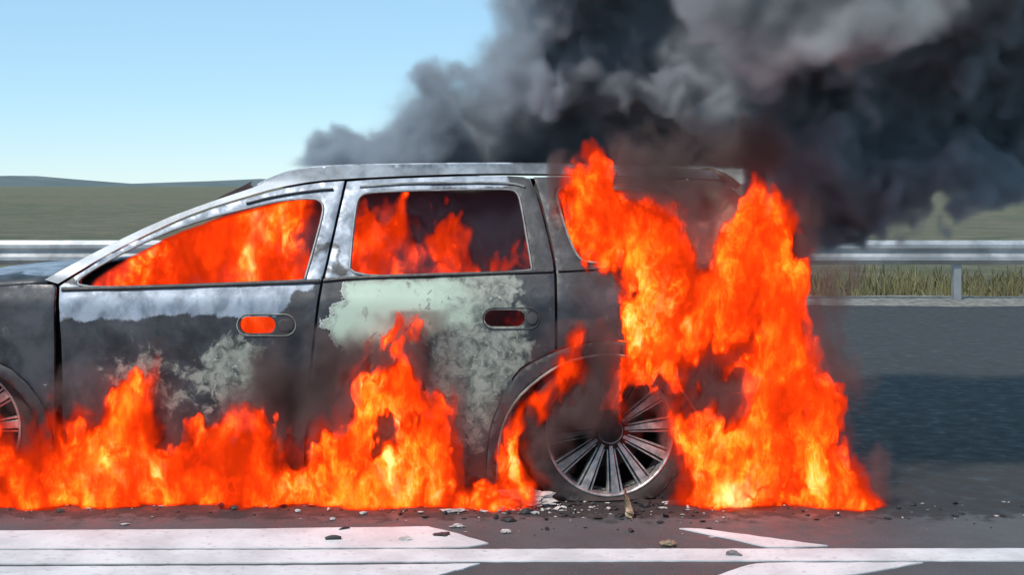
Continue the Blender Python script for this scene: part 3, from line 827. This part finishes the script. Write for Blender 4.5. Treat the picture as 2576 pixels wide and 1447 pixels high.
# ------------------------------------------------------------------ fire and smoke: voxel fields computed here, carried by the object's own points
def bspl(n, cells, off):
    """cubic lattice weights: first lattice index and four weights for each of n places"""
    c = np.linspace(0, cells, n, endpoint=False) + off
    i = np.floor(c).astype(int); t = (c - i).astype('f')
    return i, [(1 - t) ** 3 / 6, (3 * t ** 3 - 6 * t ** 2 + 4) / 6, (-3 * t ** 3 + 3 * t ** 2 + 3 * t + 1) / 6, t ** 3 / 6]

class Field:
    """a box of voxels in world space"""
    def __init__(s, lo, hi, vox, seed):
        s.lo, s.hi = np.array(lo, float), np.array(hi, float)
        s.n = tuple(int(max(4, round((h - l) / v))) for l, h, v in zip(lo, hi, vox))
        s.ax = [np.linspace(l, h, n).astype('f') for l, h, n in zip(lo, hi, s.n)]
        s.rs = np.random.RandomState(seed)
        s.X = s.ax[0][:, None, None]; s.Y = s.ax[1][None, :, None]; s.Z = s.ax[2][None, None, :]
    def noise(s, cell):
        cells = [max(1, int(math.ceil((h - l) / c))) for l, h, c in zip(s.lo, s.hi, cell)]
        L = s.rs.randn(*[c + 5 for c in cells]).astype('f')
        for a in range(3):
            i, w = bspl(s.n[a], cells[a], s.rs.rand()); sh = [-1 if k == a else 1 for k in range(3)]
            L = sum(np.take(L, i + k, axis=a) * w[k].reshape(sh) for k in range(4))
        return L / .33
    def fbm(s, cell, octs, gain=.5):
        r = 0; a = 1.0; t = 0
        for _ in range(octs):
            r = r + s.noise(cell) * a; t += a * a; a *= gain; cell = tuple(c * .5 for c in cell)
        return r / math.sqrt(t)
    def warp(s, f, dx, dy, dz):
        """f looked up at shifted places (metres)"""
        c = []
        for k, (A, d) in enumerate(zip((s.X, s.Y, s.Z), (dx, dy, dz))):
            g = (A + d - s.lo[k]) / (s.hi[k] - s.lo[k]) * (s.n[k] - 1)
            c.append(np.clip(np.broadcast_to(g, s.n), 0, s.n[k] - 1.001).astype('f'))
        i = [q.astype(np.int32) for q in c]; t = [q - j for q, j in zip(c, i)]
        ny, nz = s.n[1], s.n[2]; base = (i[0] * ny + i[1]) * nz + i[2]; ff = f.ravel(); out = 0
        for a in (0, 1):
            for b in (0, 1):
                for e in (0, 1):
                    w = (t[0] if a else 1 - t[0]) * (t[1] if b else 1 - t[1]) * (t[2] if e else 1 - t[2])
                    out = out + ff[base + (a * ny + b) * nz + e] * w
        return out
    def shape(s, polys, y0, px, pz, holes=()):
        """signed distance (m, + inside) to a set of outlines measured in the picture at depth y0, looked up at (px, pz)"""
        gx = np.linspace(s.lo[0] - .4, s.hi[0] + .4, 420); gz = np.linspace(s.lo[2] - .4, s.hi[2] + .4, 360)
        A, B = np.meshgrid(gx, gz, indexing='ij'); d = np.full(A.shape, -9.0)
        conv = lambda p: chaikin([(P(a, b, y0)[0], P(a, b, y0)[2]) for a, b in p], 2)
        for p in polys: d = np.maximum(d, sdf(conv(p), A, B))
        for p in holes: d = np.minimum(d, -sdf(conv(p), A, B))
        d = d.astype('f')
        u = np.clip((px - gx[0]) / (gx[-1] - gx[0]) * 419, 0, 418.99); v = np.clip((pz - gz[0]) / (gz[-1] - gz[0]) * 359, 0, 358.99)
        i = u.astype(np.int32); j = v.astype(np.int32); fu = u - i; fv = v - j
        return d[i, j] * (1 - fu) * (1 - fv) + d[i + 1, j] * fu * (1 - fv) + d[i, j + 1] * (1 - fu) * fv + d[i + 1, j + 1] * fu * fv
    def build(s, name, data, vol_mat, hull_mat, thr, hull_vox, gas='burning_gas'):
        data = np.clip(data, -3, 1).astype('f')
        # fade to nothing at the box faces
        for a in range(3):
            k = np.minimum(np.arange(s.n[a]), s.n[a] - 1 - np.arange(s.n[a])); w = np.clip(k / 3.0, 0, 1).astype('f')
            if a == 2 and s.lo[2] < .02: w[:3] = 1
            data = data * w.reshape([-1 if q == a else 1 for q in range(3)])
        me = bpy.data.meshes.new(name + '_voxels'); me.vertices.add(data.size)     # the numbers of the field, one per voxel
        at = me.attributes.new('voxel', 'FLOAT', 'POINT'); at.data.foreach_set('value', data.ravel())
        src = bpy.data.objects.new(name + '_voxels', me)
        def tree(kind):
            ng = bpy.data.node_groups.new(name + kind, 'GeometryNodeTree')
            ng.interface.new_socket('Geometry', in_out='INPUT', socket_type='NodeSocketGeometry')
            ng.interface.new_socket('Geometry', in_out='OUTPUT', socket_type='NodeSocketGeometry')
            nd, ln = ng.nodes, ng.links
            go = nd.new('NodeGroupOutput'); nd.new('NodeGroupInput')
            oi = nd.new('GeometryNodeObjectInfo'); oi.inputs['Object'].default_value = src
            pos = nd.new('GeometryNodeInputPosition'); sub_ = nd.new('ShaderNodeVectorMath'); sub_.operation = 'SUBTRACT'
            sub_.inputs[1].default_value = tuple(s.lo); ln.new(pos.outputs[0], sub_.inputs[0])
            mul = nd.new('ShaderNodeVectorMath'); mul.operation = 'MULTIPLY'
            mul.inputs[1].default_value = tuple((n - 1) / (h - l) for n, h, l in zip(s.n, s.hi, s.lo)); ln.new(sub_.outputs[0], mul.inputs[0])
            ad = nd.new('ShaderNodeVectorMath'); ad.operation = 'ADD'; ad.inputs[1].default_value = (.5, .5, .5); ln.new(mul.outputs[0], ad.inputs[0])
            fl = nd.new('ShaderNodeVectorMath'); fl.operation = 'FLOOR'; ln.new(ad.outputs[0], fl.inputs[0])
            dot = nd.new('ShaderNodeSeparateXYZ'); ln.new(fl.outputs[0], dot.inputs[0])
            def im(op, a, b):
                q = nd.new('FunctionNodeIntegerMath'); q.operation = op
                for k, v in enumerate((a, b)):
                    if isinstance(v, int): q.inputs[k].default_value = v
                    else: ln.new(v, q.inputs[k])
                return q.outputs[0]
            idx = im('ADD', im('MULTIPLY', im('ADD', im('MULTIPLY', dot.outputs[0], s.n[1]), dot.outputs[1]), s.n[2]), dot.outputs[2])
            na = nd.new('GeometryNodeInputNamedAttribute'); na.data_type = 'FLOAT'; na.inputs['Name'].default_value = 'voxel'
            si = nd.new('GeometryNodeSampleIndex'); si.data_type = 'FLOAT'; si.domain = 'POINT'; si.clamp = True
            ln.new(oi.outputs['Geometry'], si.inputs['Geometry']); ln.new(na.outputs['Attribute'], si.inputs['Value']); ln.new(idx, si.inputs['Index'])
            vc = nd.new('GeometryNodeVolumeCube'); vc.inputs['Min'].default_value = tuple(s.lo); vc.inputs['Max'].default_value = tuple(s.hi)
            for k, q in enumerate(('Resolution X', 'Resolution Y', 'Resolution Z')): vc.inputs[q].default_value = s.n[k]
            ln.new(si.outputs[0], vc.inputs['Density'])
            sm = nd.new('GeometryNodeSetMaterial'); sm.inputs['Material'].default_value = vol_mat if kind == '_gas' else hull_mat
            if kind == '_gas': ln.new(vc.outputs[0], sm.inputs[0])
            else:
                vm = nd.new('GeometryNodeVolumeToMesh'); vm.resolution_mode = 'VOXEL_SIZE'; vm.inputs['Voxel Size'].default_value = hull_vox
                vm.inputs['Threshold'].default_value = thr; vm.inputs['Adaptivity'].default_value = .2
                ln.new(vc.outputs[0], vm.inputs[0]); ln.new(vm.outputs[0], sm.inputs[0])
            ln.new(sm.outputs[0], go.inputs[0])
            return ng
        o = bpy.data.objects.new(name, bpy.data.meshes.new(name)); COL.objects.link(o); o.data.materials.append(hull_mat)
        o.modifiers.new('skin', 'NODES').node_group = tree('_skin')
        vd = bpy.data.volumes.new(gas); vd.materials.append(vol_mat)
        g = bpy.data.objects.new(gas, vd); COL.objects.link(g); g.parent = o
        g.modifiers.new('gas', 'NODES').node_group = tree('_gas')
        return o

# field code: below 0 soot, above 0 flame from thin red over orange to yellow
def fire_mat(name, soot_k, flame_k, soot_alb=(.30, .26, .26), gain=1.0, soot_fill_light=(.010, .003, .002), fine=21):
    m, t, ns, ln = new_mat(name)
    a = N(t, 'ShaderNodeAttribute'); a.attribute_name = 'density'; d = a.outputs['Fac']
    fl = maprange(t, d, .04, .40)
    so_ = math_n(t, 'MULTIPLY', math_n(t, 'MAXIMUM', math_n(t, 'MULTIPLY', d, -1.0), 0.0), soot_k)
    fs = math_n(t, 'MULTIPLY', fl, flame_k)
    cr = N(t, 'ShaderNodeValToRGB'); e = cr.color_ramp; e.interpolation = 'LINEAR'
    stops = [(.04, (.34, .012, .002)), (.25, (.48, .020, .002)), (.36, (.66, .032, .002)), (.46, (1.2, .052, .003)), (.54, (2.6, .080, .004)), (.62, (4.0, .135, .007)), (.72, (5.0, .29, .012)), (.82, (5.5, .56, .025)), (.91, (5.5, .90, .12)), (1.0, (5.5, 1.35, .50))]
    e.elements[0].position, e.elements[0].color = stops[0][0], (*stops[0][1], 1)
    e.elements[1].position, e.elements[1].color = stops[-1][0], (*stops[-1][1], 1)
    for p_, c_ in stops[1:-1]: q = e.elements.new(p_); q.color = (*c_, 1)
    geo = N(t, 'ShaderNodeNewGeometry'); mp = N(t, 'ShaderNodeMapping'); mp.inputs['Scale'].default_value = (1, 1, .42); ln.new(geo.outputs['Position'], mp.inputs['Vector'])
    fn = noise(t, mp.outputs[0], fine, 2.5, .62, .9)
    th = math_n(t, 'SUBTRACT', 1.0, math_n(t, 'ABSOLUTE', math_n(t, 'MULTIPLY', math_n(t, 'SUBTRACT', fn, .5), 7.0)), clamp=True)     # fine bright threads
    dt = math_n(t, 'ADD', d, math_n(t, 'MULTIPLY', math_n(t, 'SUBTRACT', math_n(t, 'MULTIPLY', th, th), .30), math_n(t, 'MULTIPLY', maprange(t, d, .34, .62), .21)))
    ln.new(dt, cr.inputs[0])
    ab = N(t, 'ShaderNodeVolumeAbsorption'); ab.inputs['Color'].default_value = (0, 0, 0, 1); ln.new(fs, ab.inputs['Density'])
    em = N(t, 'ShaderNodeEmission'); ln.new(cr.outputs[0], em.inputs['Color']); ln.new(math_n(t, 'MULTIPLY', fs, gain), em.inputs['Strength'])
    s1 = N(t, 'ShaderNodeAddShader'); ln.new(ab.outputs[0], s1.inputs[0]); ln.new(em.outputs[0], s1.inputs[1])
    pv = N(t, 'ShaderNodeVolumePrincipled'); pv.inputs['Color'].default_value = (*soot_alb, 1); ln.new(so_, pv.inputs['Density'])
    pv.inputs['Density Attribute'].default_value = ''
    pv.inputs['Emission Color'].default_value = (*soot_fill_light, 1); ln.new(so_, pv.inputs['Emission Strength'])  # faint emission stands in for light scattered within the soot
    s2 = N(t, 'ShaderNodeAddShader'); ln.new(s1.outputs[0], s2.inputs[0]); ln.new(pv.outputs[0], s2.inputs[1])
    o = N(t, 'ShaderNodeOutputMaterial'); ln.new(s2.outputs[0], o.inputs['Volume'])
    return m

def skin_mat(name, col, emit):
    """outer skin of a flame or billow: almost clear"""
    m, t, ns, ln = new_mat(name)
    tr = N(t, 'ShaderNodeBsdfTransparent')
    b = N(t, 'ShaderNodeEmission') if emit else N(t, 'ShaderNodeBsdfDiffuse'); b.inputs['Color'].default_value = (*col, 1)
    mx = N(t, 'ShaderNodeMixShader'); mx.inputs[0].default_value = .012
    ln.new(tr.outputs[0], mx.inputs[1]); ln.new(b.outputs[0], mx.inputs[2])
    o = N(t, 'ShaderNodeOutputMaterial'); ln.new(mx.outputs[0], o.inputs['Surface'])
    return m

def smoke_mat(name, dens, alb, absorb=(0, 0, 0)):
    m, t, ns, ln = new_mat(name)
    a = N(t, 'ShaderNodeAttribute'); a.attribute_name = 'density'
    pv = N(t, 'ShaderNodeVolumePrincipled'); pv.inputs['Color'].default_value = (*alb, 1); pv.inputs['Density Attribute'].default_value = ''
    pv.inputs['Anisotropy'].default_value = .1
    ln.new(math_n(t, 'MULTIPLY', a.outputs['Fac'], dens), pv.inputs['Density'])
    o = N(t, 'ShaderNodeOutputMaterial'); ln.new(pv.outputs[0], o.inputs['Volume'])
    return m

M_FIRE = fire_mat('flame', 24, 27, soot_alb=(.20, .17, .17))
M_CABIN = fire_mat('cabin_flame', 22, 40, soot_alb=(.11, .115, .15), soot_fill_light=(.008, .003, .004))
M_FSKIN = skin_mat('flame_skin', (1, .12, .01), True)
M_SMOKE = smoke_mat('black_smoke', 36, (.52, .555, .60))
M_SMOKE2 = smoke_mat('pale_smoke', 24, (.60, .62, .64))
M_SSKIN = skin_mat('smoke_skin', (.2, .2, .2), False)

def hot_spots(F, spots, y0):
    h = 0
    for px, py, rx, rz, a in spots:
        x, _, z = P(px, py, y0)
        h = h + a * np.exp(-(((F.X - x) / (rx / PXM)) ** 2 + ((F.Z - z) / (rz / PXM)) ** 2))
    return h

def flames(F, polys, y0, ym, w, holes=(), hot=(), soot=(), base=.57, amp=1.0, soot_lvl=.5, ground=False, breakup=.038, soot_gain=1.0, softness=.075, grow=.020, veil_amt=.22):
    """turbulent flame filling the outlines; y0 = measuring depth, ym = centre depth (number or array), w = half thickness"""
    wx = F.fbm((.16, .16, .24), 4, .58); wz = F.fbm((.16, .16, .24), 4, .58); wy = F.fbm((.12, .12, .18), 3)
    fx = F.fbm((.034, .04, .065), 2, .6); fz = F.fbm((.034, .04, .065), 2, .6)
    up = np.clip((F.Z - .02) / .22, .12, 1) if ground else 1.0
    X = F.X + amp * up * (.026 * wx + .014 * fx); Z = F.Z + amp * up * (.044 * wz + .034 * fz)
    s = F.shape(polys, y0, X, Z, holes) + grow
    dy = F.Y - ym + .035 * wy
    s3 = np.minimum(s, w * np.clip(.35 + s / .10, .3, 1) - np.abs(dy) + .010 * fx)
    # tongues break up towards the outline
    er = F.warp(F.fbm((.075, .06, .16), 4, .62), .02 * wx, .02 * wy, .05 * wz)
    s3 = s3 - up * breakup * np.clip(er + .15, 0, 2) * sstep(.17, .015, s)
    soft = softness * np.clip(.55 + .55 * wy, .22, 1.6)
    core = np.clip((s3 + .008 * fz + .35 * soft) / (1.35 * soft), 0, 1); core = core * core * (3 - 2 * core)
    # filaments, stretched upwards and folded
    q = F.fbm((.085, .06, .17), 3, .62)
    q = F.warp(q, .040 * wx + .016 * fx, .03 * wy, .06 * wz)
    r = F.fbm((.06, .05, .10), 3, .6)
    r = F.warp(r, .03 * wz + .020 * fz, .02 * wy, .05 * wx + .02 * fx)
    rid = np.clip(1 - np.abs(q + .15 * fz) * 1.9, 0, 1) ** 2
    rid2 = np.clip(1 - np.abs(r) * 2.3, 0, 1) ** 2
    patch = np.clip(.5 + .6 * wz, 0, 1)
    T = base + .008 + .075 * q + .060 * r + .035 * fx + .24 * rid * patch + .14 * rid2 + (.05 * np.clip(1 - F.Z / .3, 0, 1) if ground else 0) + hot_spots(F, hot, y0) * (.45 + 1.1 * rid + .5 * rid2 + .15 * q)
    T = T - .13 * np.clip(-wx - .15, 0, 2) - .10 * np.clip(-wy - .5, 0, 2)
    T = np.clip(T, .34, 1)
    vn = F.warp(F.fbm((.10, .09, .22), 4, .6), .04 * wx, .03 * wy, .07 * wz)
    veil = (.04 + veil_amt * np.clip(.35 + .6 * vn, 0, 1.2)) * sstep(-.085 * np.clip(1 + .5 * wz, .2, 2), .0, s3)      # thin red wisps round the body of the flame
    out = np.maximum(core * T, np.where(veil > .05, veil, 0))
    if soot_lvl:
        sn = F.fbm((.16, .14, .18), 5, .6)
        halo = sstep(-.16, -.0, s3 + .03 * sn) * np.clip(.45 + .5 * sn, 0, 1) * soot_lvl
        if len(soot):
            ss = F.shape(soot, y0, F.X + .04 * wx, F.Z + .05 * wz); ss = np.minimum(ss, .10 - np.abs(F.Y - ym))
            halo = np.maximum(halo, sstep(-.05, .10, ss) * np.clip(.6 + .45 * sn, 0, 1) * soot_gain)
        halo = halo * sstep(-w - .01, -w * .5, dy)
        out = np.where(out > .01, out, -halo)
    return out

GF = 'fires burning on and in the car'
# 1 fire along the sills
x0 = P(-120, 0, -.1)[0]; x1 = P(1175, 0, -.1)[0]
F = Field((x0, -.22, .0), (x1, .07, .92), (.0062, .009, .0062), 11)
A1 = [(-140, 1330), (-140, 1120), (-60, 1060), (0, 1085), (60, 1130), (120, 1035), (190, 1100), (255, 1050), (330, 950), (390, 1050), (450, 1120), (520, 1055), (570, 1100), (612, 1060), (640, 1074), (662, 1055), (682, 1090), (706, 1108), (698, 1150),
      (716, 1172), (745, 1180), (768, 1135), (790, 1118), (815, 1115), (838, 1056), (870, 1042), (890, 1015), (900, 960), (930, 925), (950, 922), (966, 948), (978, 990), (998, 905), (1014, 888), (1032, 930), (1046, 990), (1080, 1003), (1110, 998), (1137, 1040),
      (1122, 1100), (1136, 1160), (1148, 1192), (1136, 1225), (1140, 1330), (-140, 1330)]
A2 = [(935, 885), (955, 845), (985, 830), (1002, 812), (1012, 832), (985, 852), (966, 872), (950, 893)]
A3 = [(1018, 872), (1045, 835), (1080, 816), (1078, 850), (1050, 873), (1022, 886)]
AH = [[(928, 1165), (926, 1120), (946, 1080), (962, 1050), (978, 1030), (990, 1075), (962, 1110), (945, 1145)], [(1040, 1080), (1050, 1060), (1062, 1075), (1058, 1100), (1044, 1105)]]
AS = [[(640, 1100), (650, 900), (740, 820), (850, 860), (960, 840), (1080, 800), (1110, 980), (1000, 1100), (800, 1150)], [(1090, 1230), (1120, 1080), (1230, 1080), (1240, 1210)]]
d = flames(F, [A1, A2, A3], -.08, (-.05 + .032 * np.sin(F.X * 4.1 + 1) + .022 * np.sin(F.X * 11.3) + .012 * np.sin(F.X * 29)).astype('f'), .095, AH, [(985, 1125, 45, 90, .32), (760, 1220, 30, 50, .22), (1080, 1200, 40, 40, .25), (950, 1215, 300, 45, .10), (300, 1200, 120, 60, .18)], AS, soot_lvl=.35, ground=True)
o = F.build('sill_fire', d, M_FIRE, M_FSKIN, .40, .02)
tag(o, 'long row of orange flames burning along the bottom of the doors', 'fire', GF)

# 2 fire in the wheel arch and running along the ground beside it
F = Field((P(1105, 0, 0)[0], -.30, .0), (P(1560, 0, 0)[0], .05, .88), (.0056, .009, .0056), 12)
C1 = [(1257, 1200), (1257, 1110), (1276, 1058), (1302, 1008), (1352, 964), (1388, 930), (1404, 903), (1440, 913), (1468, 922), (1456, 962), (1440, 950), (1402, 972), (1378, 1012), (1370, 1062), (1350, 1078), (1336, 1048), (1314, 1058), (1308, 1110), (1316, 1170), (1344, 1212), (1350, 1240), (1340, 1300), (1258, 1300)]
C2 = [(1410, 930), (1420, 892), (1442, 850), (1474, 828), (1470, 872), (1450, 900), (1450, 930)]
C3 = [(1118, 1228), (1180, 1222), (1250, 1222), (1300, 1214), (1340, 1232), (1345, 1300), (1118, 1300)]
CS = [[(1345, 1100), (1375, 970), (1420, 890), (1450, 830), (1570, 820), (1575, 1000), (1520, 1090), (1440, 1140), (1370, 1150)]]
d = flames(F, [C1, C2, C3], -.05, -.07 - .06 * np.clip(1 - F.Z / .15, 0, 1), .065, (), [(1286, 1185, 22, 70, .55), (1210, 1240, 90, 20, .34)], CS, base=.57, amp=.55, soot_lvl=.25, ground=True, breakup=.006, soot_gain=1.0, grow=.008, veil_amt=.12)
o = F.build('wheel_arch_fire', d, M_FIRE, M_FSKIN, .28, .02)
tag(o, 'narrow yellow and orange flames licking up the front edge of the wheel arch', 'fire', GF)

# 3 fire pouring out of the rear quarter
F = Field((P(1375, 0, 0)[0], -.30, .0), (P(2230, 0, 0)[0], .42, 1.98), (.0085, .011, .0085), 13)
D1 = [(1408, 500), (1428, 455), (1478, 420), (1500, 380), (1522, 392), (1546, 432), (1562, 470), (1592, 500), (1650, 520), (1682, 560), (1706, 580), (1730, 612), (1764, 625), (1800, 606), (1840, 575), (1880, 530), (1912, 470), (1940, 540), (1965, 500), (2000, 600), (1990, 690), (2040, 640), (2050, 790), (2010, 880),
      (2050, 960), (2105, 930), (2110, 1060), (2060, 1120), (2150, 1150), (2160, 1225), (2240, 1290), (2080, 1330), (1722, 1330), (1722, 1262), (1752, 1205), (1742, 1100), (1728, 1020), (1730, 985), (1772, 985), (1800, 992), (1832, 1045), (1856, 1060), (1872, 985), (1884, 915), (1870, 890), (1815, 880), (1740, 885), (1692, 908), (1668, 925), (1642, 962), (1612, 930), (1584, 955), (1590, 1000), (1577, 1048), (1556, 1044),
      (1552, 980), (1550, 900), (1560, 800), (1566, 700), (1562, 668), (1480, 662), (1446, 632), (1416, 545)]
DH = [[(1712, 900), (1760, 868), (1810, 842), (1860, 828), (1900, 826), (1905, 862), (1870, 882), (1800, 905)]]
DS = [[(1440, 440), (1490, 370), (1580, 320), (1780, 300), (1980, 330), (2000, 460), (1930, 520), (1850, 470), (1790, 430), (1720, 480), (1730, 600), (1760, 660), (1690, 610), (1600, 540), (1540, 500)], [(1400, 880), (1400, 700), (1560, 670), (1580, 870)]]
pxx = F.X / (CAM_D) * CAM_D * PXM + 1287.5
front = np.clip((pxx - 1535) / 70, 0, 1)
ym = (np.interp(F.Z, _pz, _py) + .06 - .15 * np.clip((F.Z - 1.28) / .22, 0, 1)) * (1 - front) + (-.07 + .22 * np.clip((F.Z - 1.1) / .5, 0, 1)) * front
d = flames(F, [D1], 0, ym.astype('f'), .12, DH, [(1660, 720, 70, 60, .26), (1690, 790, 60, 40, .24), (1860, 1235, 60, 40, .60), (1900, 1150, 200, 160, .08), (1600, 850, 50, 120, .12), (1575, 1030, 16, 26, .5)], DS, base=.555, amp=1.0, soot_lvl=.55, ground=True)
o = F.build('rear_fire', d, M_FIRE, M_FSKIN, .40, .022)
tag(o, 'tall bright orange blaze pouring from the rear quarter behind the wheel', 'fire', GF)

# 4 fire inside the cabin
F = Field((P(120, 0, .3)[0], .13, .62), (P(1760, 0, .3)[0], 1.55, 1.60), (.0105, .019, .0105), 14)
E1 = [(60, 760), (60, 640), (300, 500), (560, 470), (770, 478), (795, 520), (795, 600), (830, 640), (840, 720), (700, 860), (300, 900)]
E2 = [(884, 890), (880, 560), (905, 545), (1000, 535), (1022, 560), (1012, 622), (965, 640), (945, 660), (920, 650), (930, 672), (985, 684), (1000, 705), (990, 890), (900, 890)]
E3 = [(1086, 610), (1100, 588), (1128, 580), (1146, 590), (1152, 612), (1140, 650), (1150, 690), (1112, 700), (1112, 650)]
E4 = [(1000, 890), (990, 720), (1030, 680), (1100, 672), (1180, 676), (1230, 690), (1300, 682), (1330, 668), (1345, 700), (1150, 740), (1100, 890)]
E5 = [(1350, 880), (1390, 470), (1520, 400), (1760, 470), (1760, 760)]
E7 = [(250, 850), (1720, 850), (1720, 900), (250, 910)]
E6 = [(590, 780), (720, 780), (720, 860), (590, 860)]
d = flames(F, [E1, E2, E3, E4, E5, E6, E7], .3, .33, .10, (), [(650, 560, 60, 60, .55), (625, 640, 30, 90, .4), (720, 640, 60, 50, .15), (905, 640, 20, 60, .2), (940, 690, 50, 14, .2), (350, 640, 90, 60, .25)], (), base=.63, amp=1.35, soot_lvl=.3, softness=.19, breakup=.045, grow=.035, veil_amt=.34)
sn = F.fbm((.22, .25, .2), 4, .55)
CAB = [(205, 725), (300, 655), (420, 590), (540, 545), (640, 520), (740, 490), (860, 475), (1300, 468), (1800, 480), (1900, 700), (1850, 900), (150, 930)]
cs = F.shape([CAB], .3, F.X + 0 * F.Y, F.Z + 0 * F.X)
sy = np.interp(F.Z, _pz, _py)
room = sstep(.0, .06, cs) * sstep(.03, .22, F.Y - sy) * sstep(.015, .07, 1.94 - F.Y - sy)
d = d * sstep(.0, .03, cs) * sstep(.0, .03, F.Y - sy)
d = np.where(d > .01, d, np.minimum(d, -room * np.clip(.6 + .5 * sn, .08, 1.2)))
# dull red glow deeper in the smoke
for name, xa, xb, lab in (('front_seat_fire', -9, -.90, 'orange fire filling the front door window and the front of the cabin'),
                          ('rear_seat_fire', -.90, .08, 'red fire and dark smoke behind the empty rear door window'),
                          ('cargo_bay_fire', .08, 9, 'orange fire inside the cargo bay behind the rear quarter window')):
    k = np.where((F.ax[0] >= xa) & (F.ax[0] < xb))[0]; ka, kb = max(0, k[0] - 3), min(F.n[0] - 1, k[-1] + 3)
    Q = Field((F.ax[0][ka], F.lo[1], F.lo[2]), (F.ax[0][kb], F.hi[1], F.hi[2]), (1, 1, 1), 0)
    Q.n = (kb - ka + 1,) + F.n[1:]; Q.ax = [F.ax[0][ka:kb + 1], F.ax[1], F.ax[2]]
    Q.X, Q.Y, Q.Z = F.X[ka:kb + 1], F.Y, F.Z
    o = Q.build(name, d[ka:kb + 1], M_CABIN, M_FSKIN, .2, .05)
    tag(o, lab, 'fire', GF)

# ------------------------------------------------------------------ smoke
F = Field((P(735, 0, 1)[0], .0, 1.0), (3.9, 2.3, 4.0), (.0225, .027, .0225), 21)
bw = F.fbm((.42, .42, .42), 5, .56); bz = F.fbm((.42, .42, .42), 5, .56); by = F.fbm((.4, .4, .4), 4, .5)
bx2 = F.fbm((.13, .13, .13), 4, .6); bz2 = F.fbm((.13, .13, .13), 4, .6)
bil = .62 - np.abs(F.fbm((.50, .50, .50), 1)) * .55 - np.abs(F.fbm((.22, .22, .22), 1)) * .38 - np.abs(F.fbm((.10, .10, .10), 2, .6)) * .26   # rounded lobes with sharp creases
X = F.X + .045 * bw + .020 * bx2; Z = F.Z + .045 * bz + .020 * bz2
puff = [[(730, 445), (780, 390), (818, 362), (850, 372), (890, 368), (908, 345), (935, 330), (965, 312), (985, 270), (1008, 240), (1000, 195), (1040, 160), (1090, 148), (1130, 172), (1150, 212), (1186, 240), (1197, 285), (1180, 350), (1230, 400), (1230, 470), (738, 470)]]
main = [[(1190, 470), (1195, 380), (1235, 300), (1225, 200), (1265, 130), (1290, 60), (1300, -40), (1330, -250), (1420, -500), (1700, -760), (3400, -800), (3400, 120), (3000, 260), (2750, 380), (2500, 470), (2250, 560), (2080, 620), (1900, 700), (1400, 600)]]
thin = [[(1140, 470), (1150, 330), (1165, 180), (1200, 110), (1235, 90), (1245, 20), (1265, -60), (1290, -200), (1700, -300), (1700, 470)]]
sp_ = F.shape(puff, 1.0, X, Z); sp_ = np.minimum(sp_, .30 - np.abs(F.Y - 1.0 + .08 * by) * .9)
zz = np.clip((F.Z - 1.6) / 2.0, 0, 1)
smn = F.shape(main, 1.0, X, Z); smn = np.minimum(smn, (.55 + .3 * zz) - np.abs(F.Y - 1.0 + .16 * by))
sth = F.shape(thin, 1.0, X, Z); sth = np.minimum(sth, .3 - np.abs(F.Y - 1.0 + .1 * by))
cl = F.fbm((.20, .20, .20), 5, .62)
d = sstep(-.03, .06, sp_ + .028 + .08 * bil) * np.clip(.58 + .42 * cl, .06, 1) * .9
edge = sstep(P(1420, 0, 1)[0], P(1260, 0, 1)[0], F.X)                 # the left fringe stays thin and wispy
d = np.maximum(d, sstep(-.02, .05 + .16 * edge, smn + (.15 - .05 * edge) * bil) * np.clip(.70 + .30 * cl - .32 * edge + .2 * edge * cl, .05, 1))
d = np.maximum(d, sstep(.0, .15, sth + .05 * bil) * np.clip(.12 + .16 * cl, 0, 1))
d = d * np.where(F.X < 1.32, sstep(1.595, 1.64, F.Z), 1.0)
o = F.build('smoke_plume', d, M_SMOKE, M_SSKIN, .22, .05, 'soot_cloud')
tag(o, 'dense black smoke rising from the roof of the burning car', 'smoke', kind='stuff')

F = Field((P(1620, 0, -.2)[0], -.75, 1.85), (3.6, .15, 3.6), (.026, .028, .026), 22)
bw = F.fbm((.40, .40, .40), 5, .55); bz = F.fbm((.4, .4, .4), 5, .55); by = F.fbm((.35, .35, .35), 4, .5)
lob = [[(1690, -420), (1682, -60), (1692, 30), (1716, 96), (1748, 140), (1790, 186), (1832, 214), (1882, 206), (1950, 222), (2060, 170), (2200, 140), (2400, 40), (2700, -60), (3300, -150), (3300, -500)]]
s_ = F.shape(lob, -.3, F.X + .035 * bw, F.Z + .035 * bz); s_ = np.minimum(s_, .30 - np.abs(F.Y + .3 + .07 * by)) + .10 * (.55 - np.abs(F.fbm((.36, .36, .36), 1)) * .6 - np.abs(F.fbm((.16, .16, .16), 1)) * .4 - np.abs(F.fbm((.08, .08, .08), 1)) * .22)
cl = F.fbm((.18, .18, .18), 5, .6)
d = sstep(-.01, .06, s_) * np.clip(.7 + .28 * cl, .1, 1)
o = F.build('smoke_billow', d, M_SMOKE2, M_SSKIN, .25, .05, 'soot_cloud')
tag(o, 'paler grey smoke billow rolling over the rear of the car', 'smoke', kind='stuff')
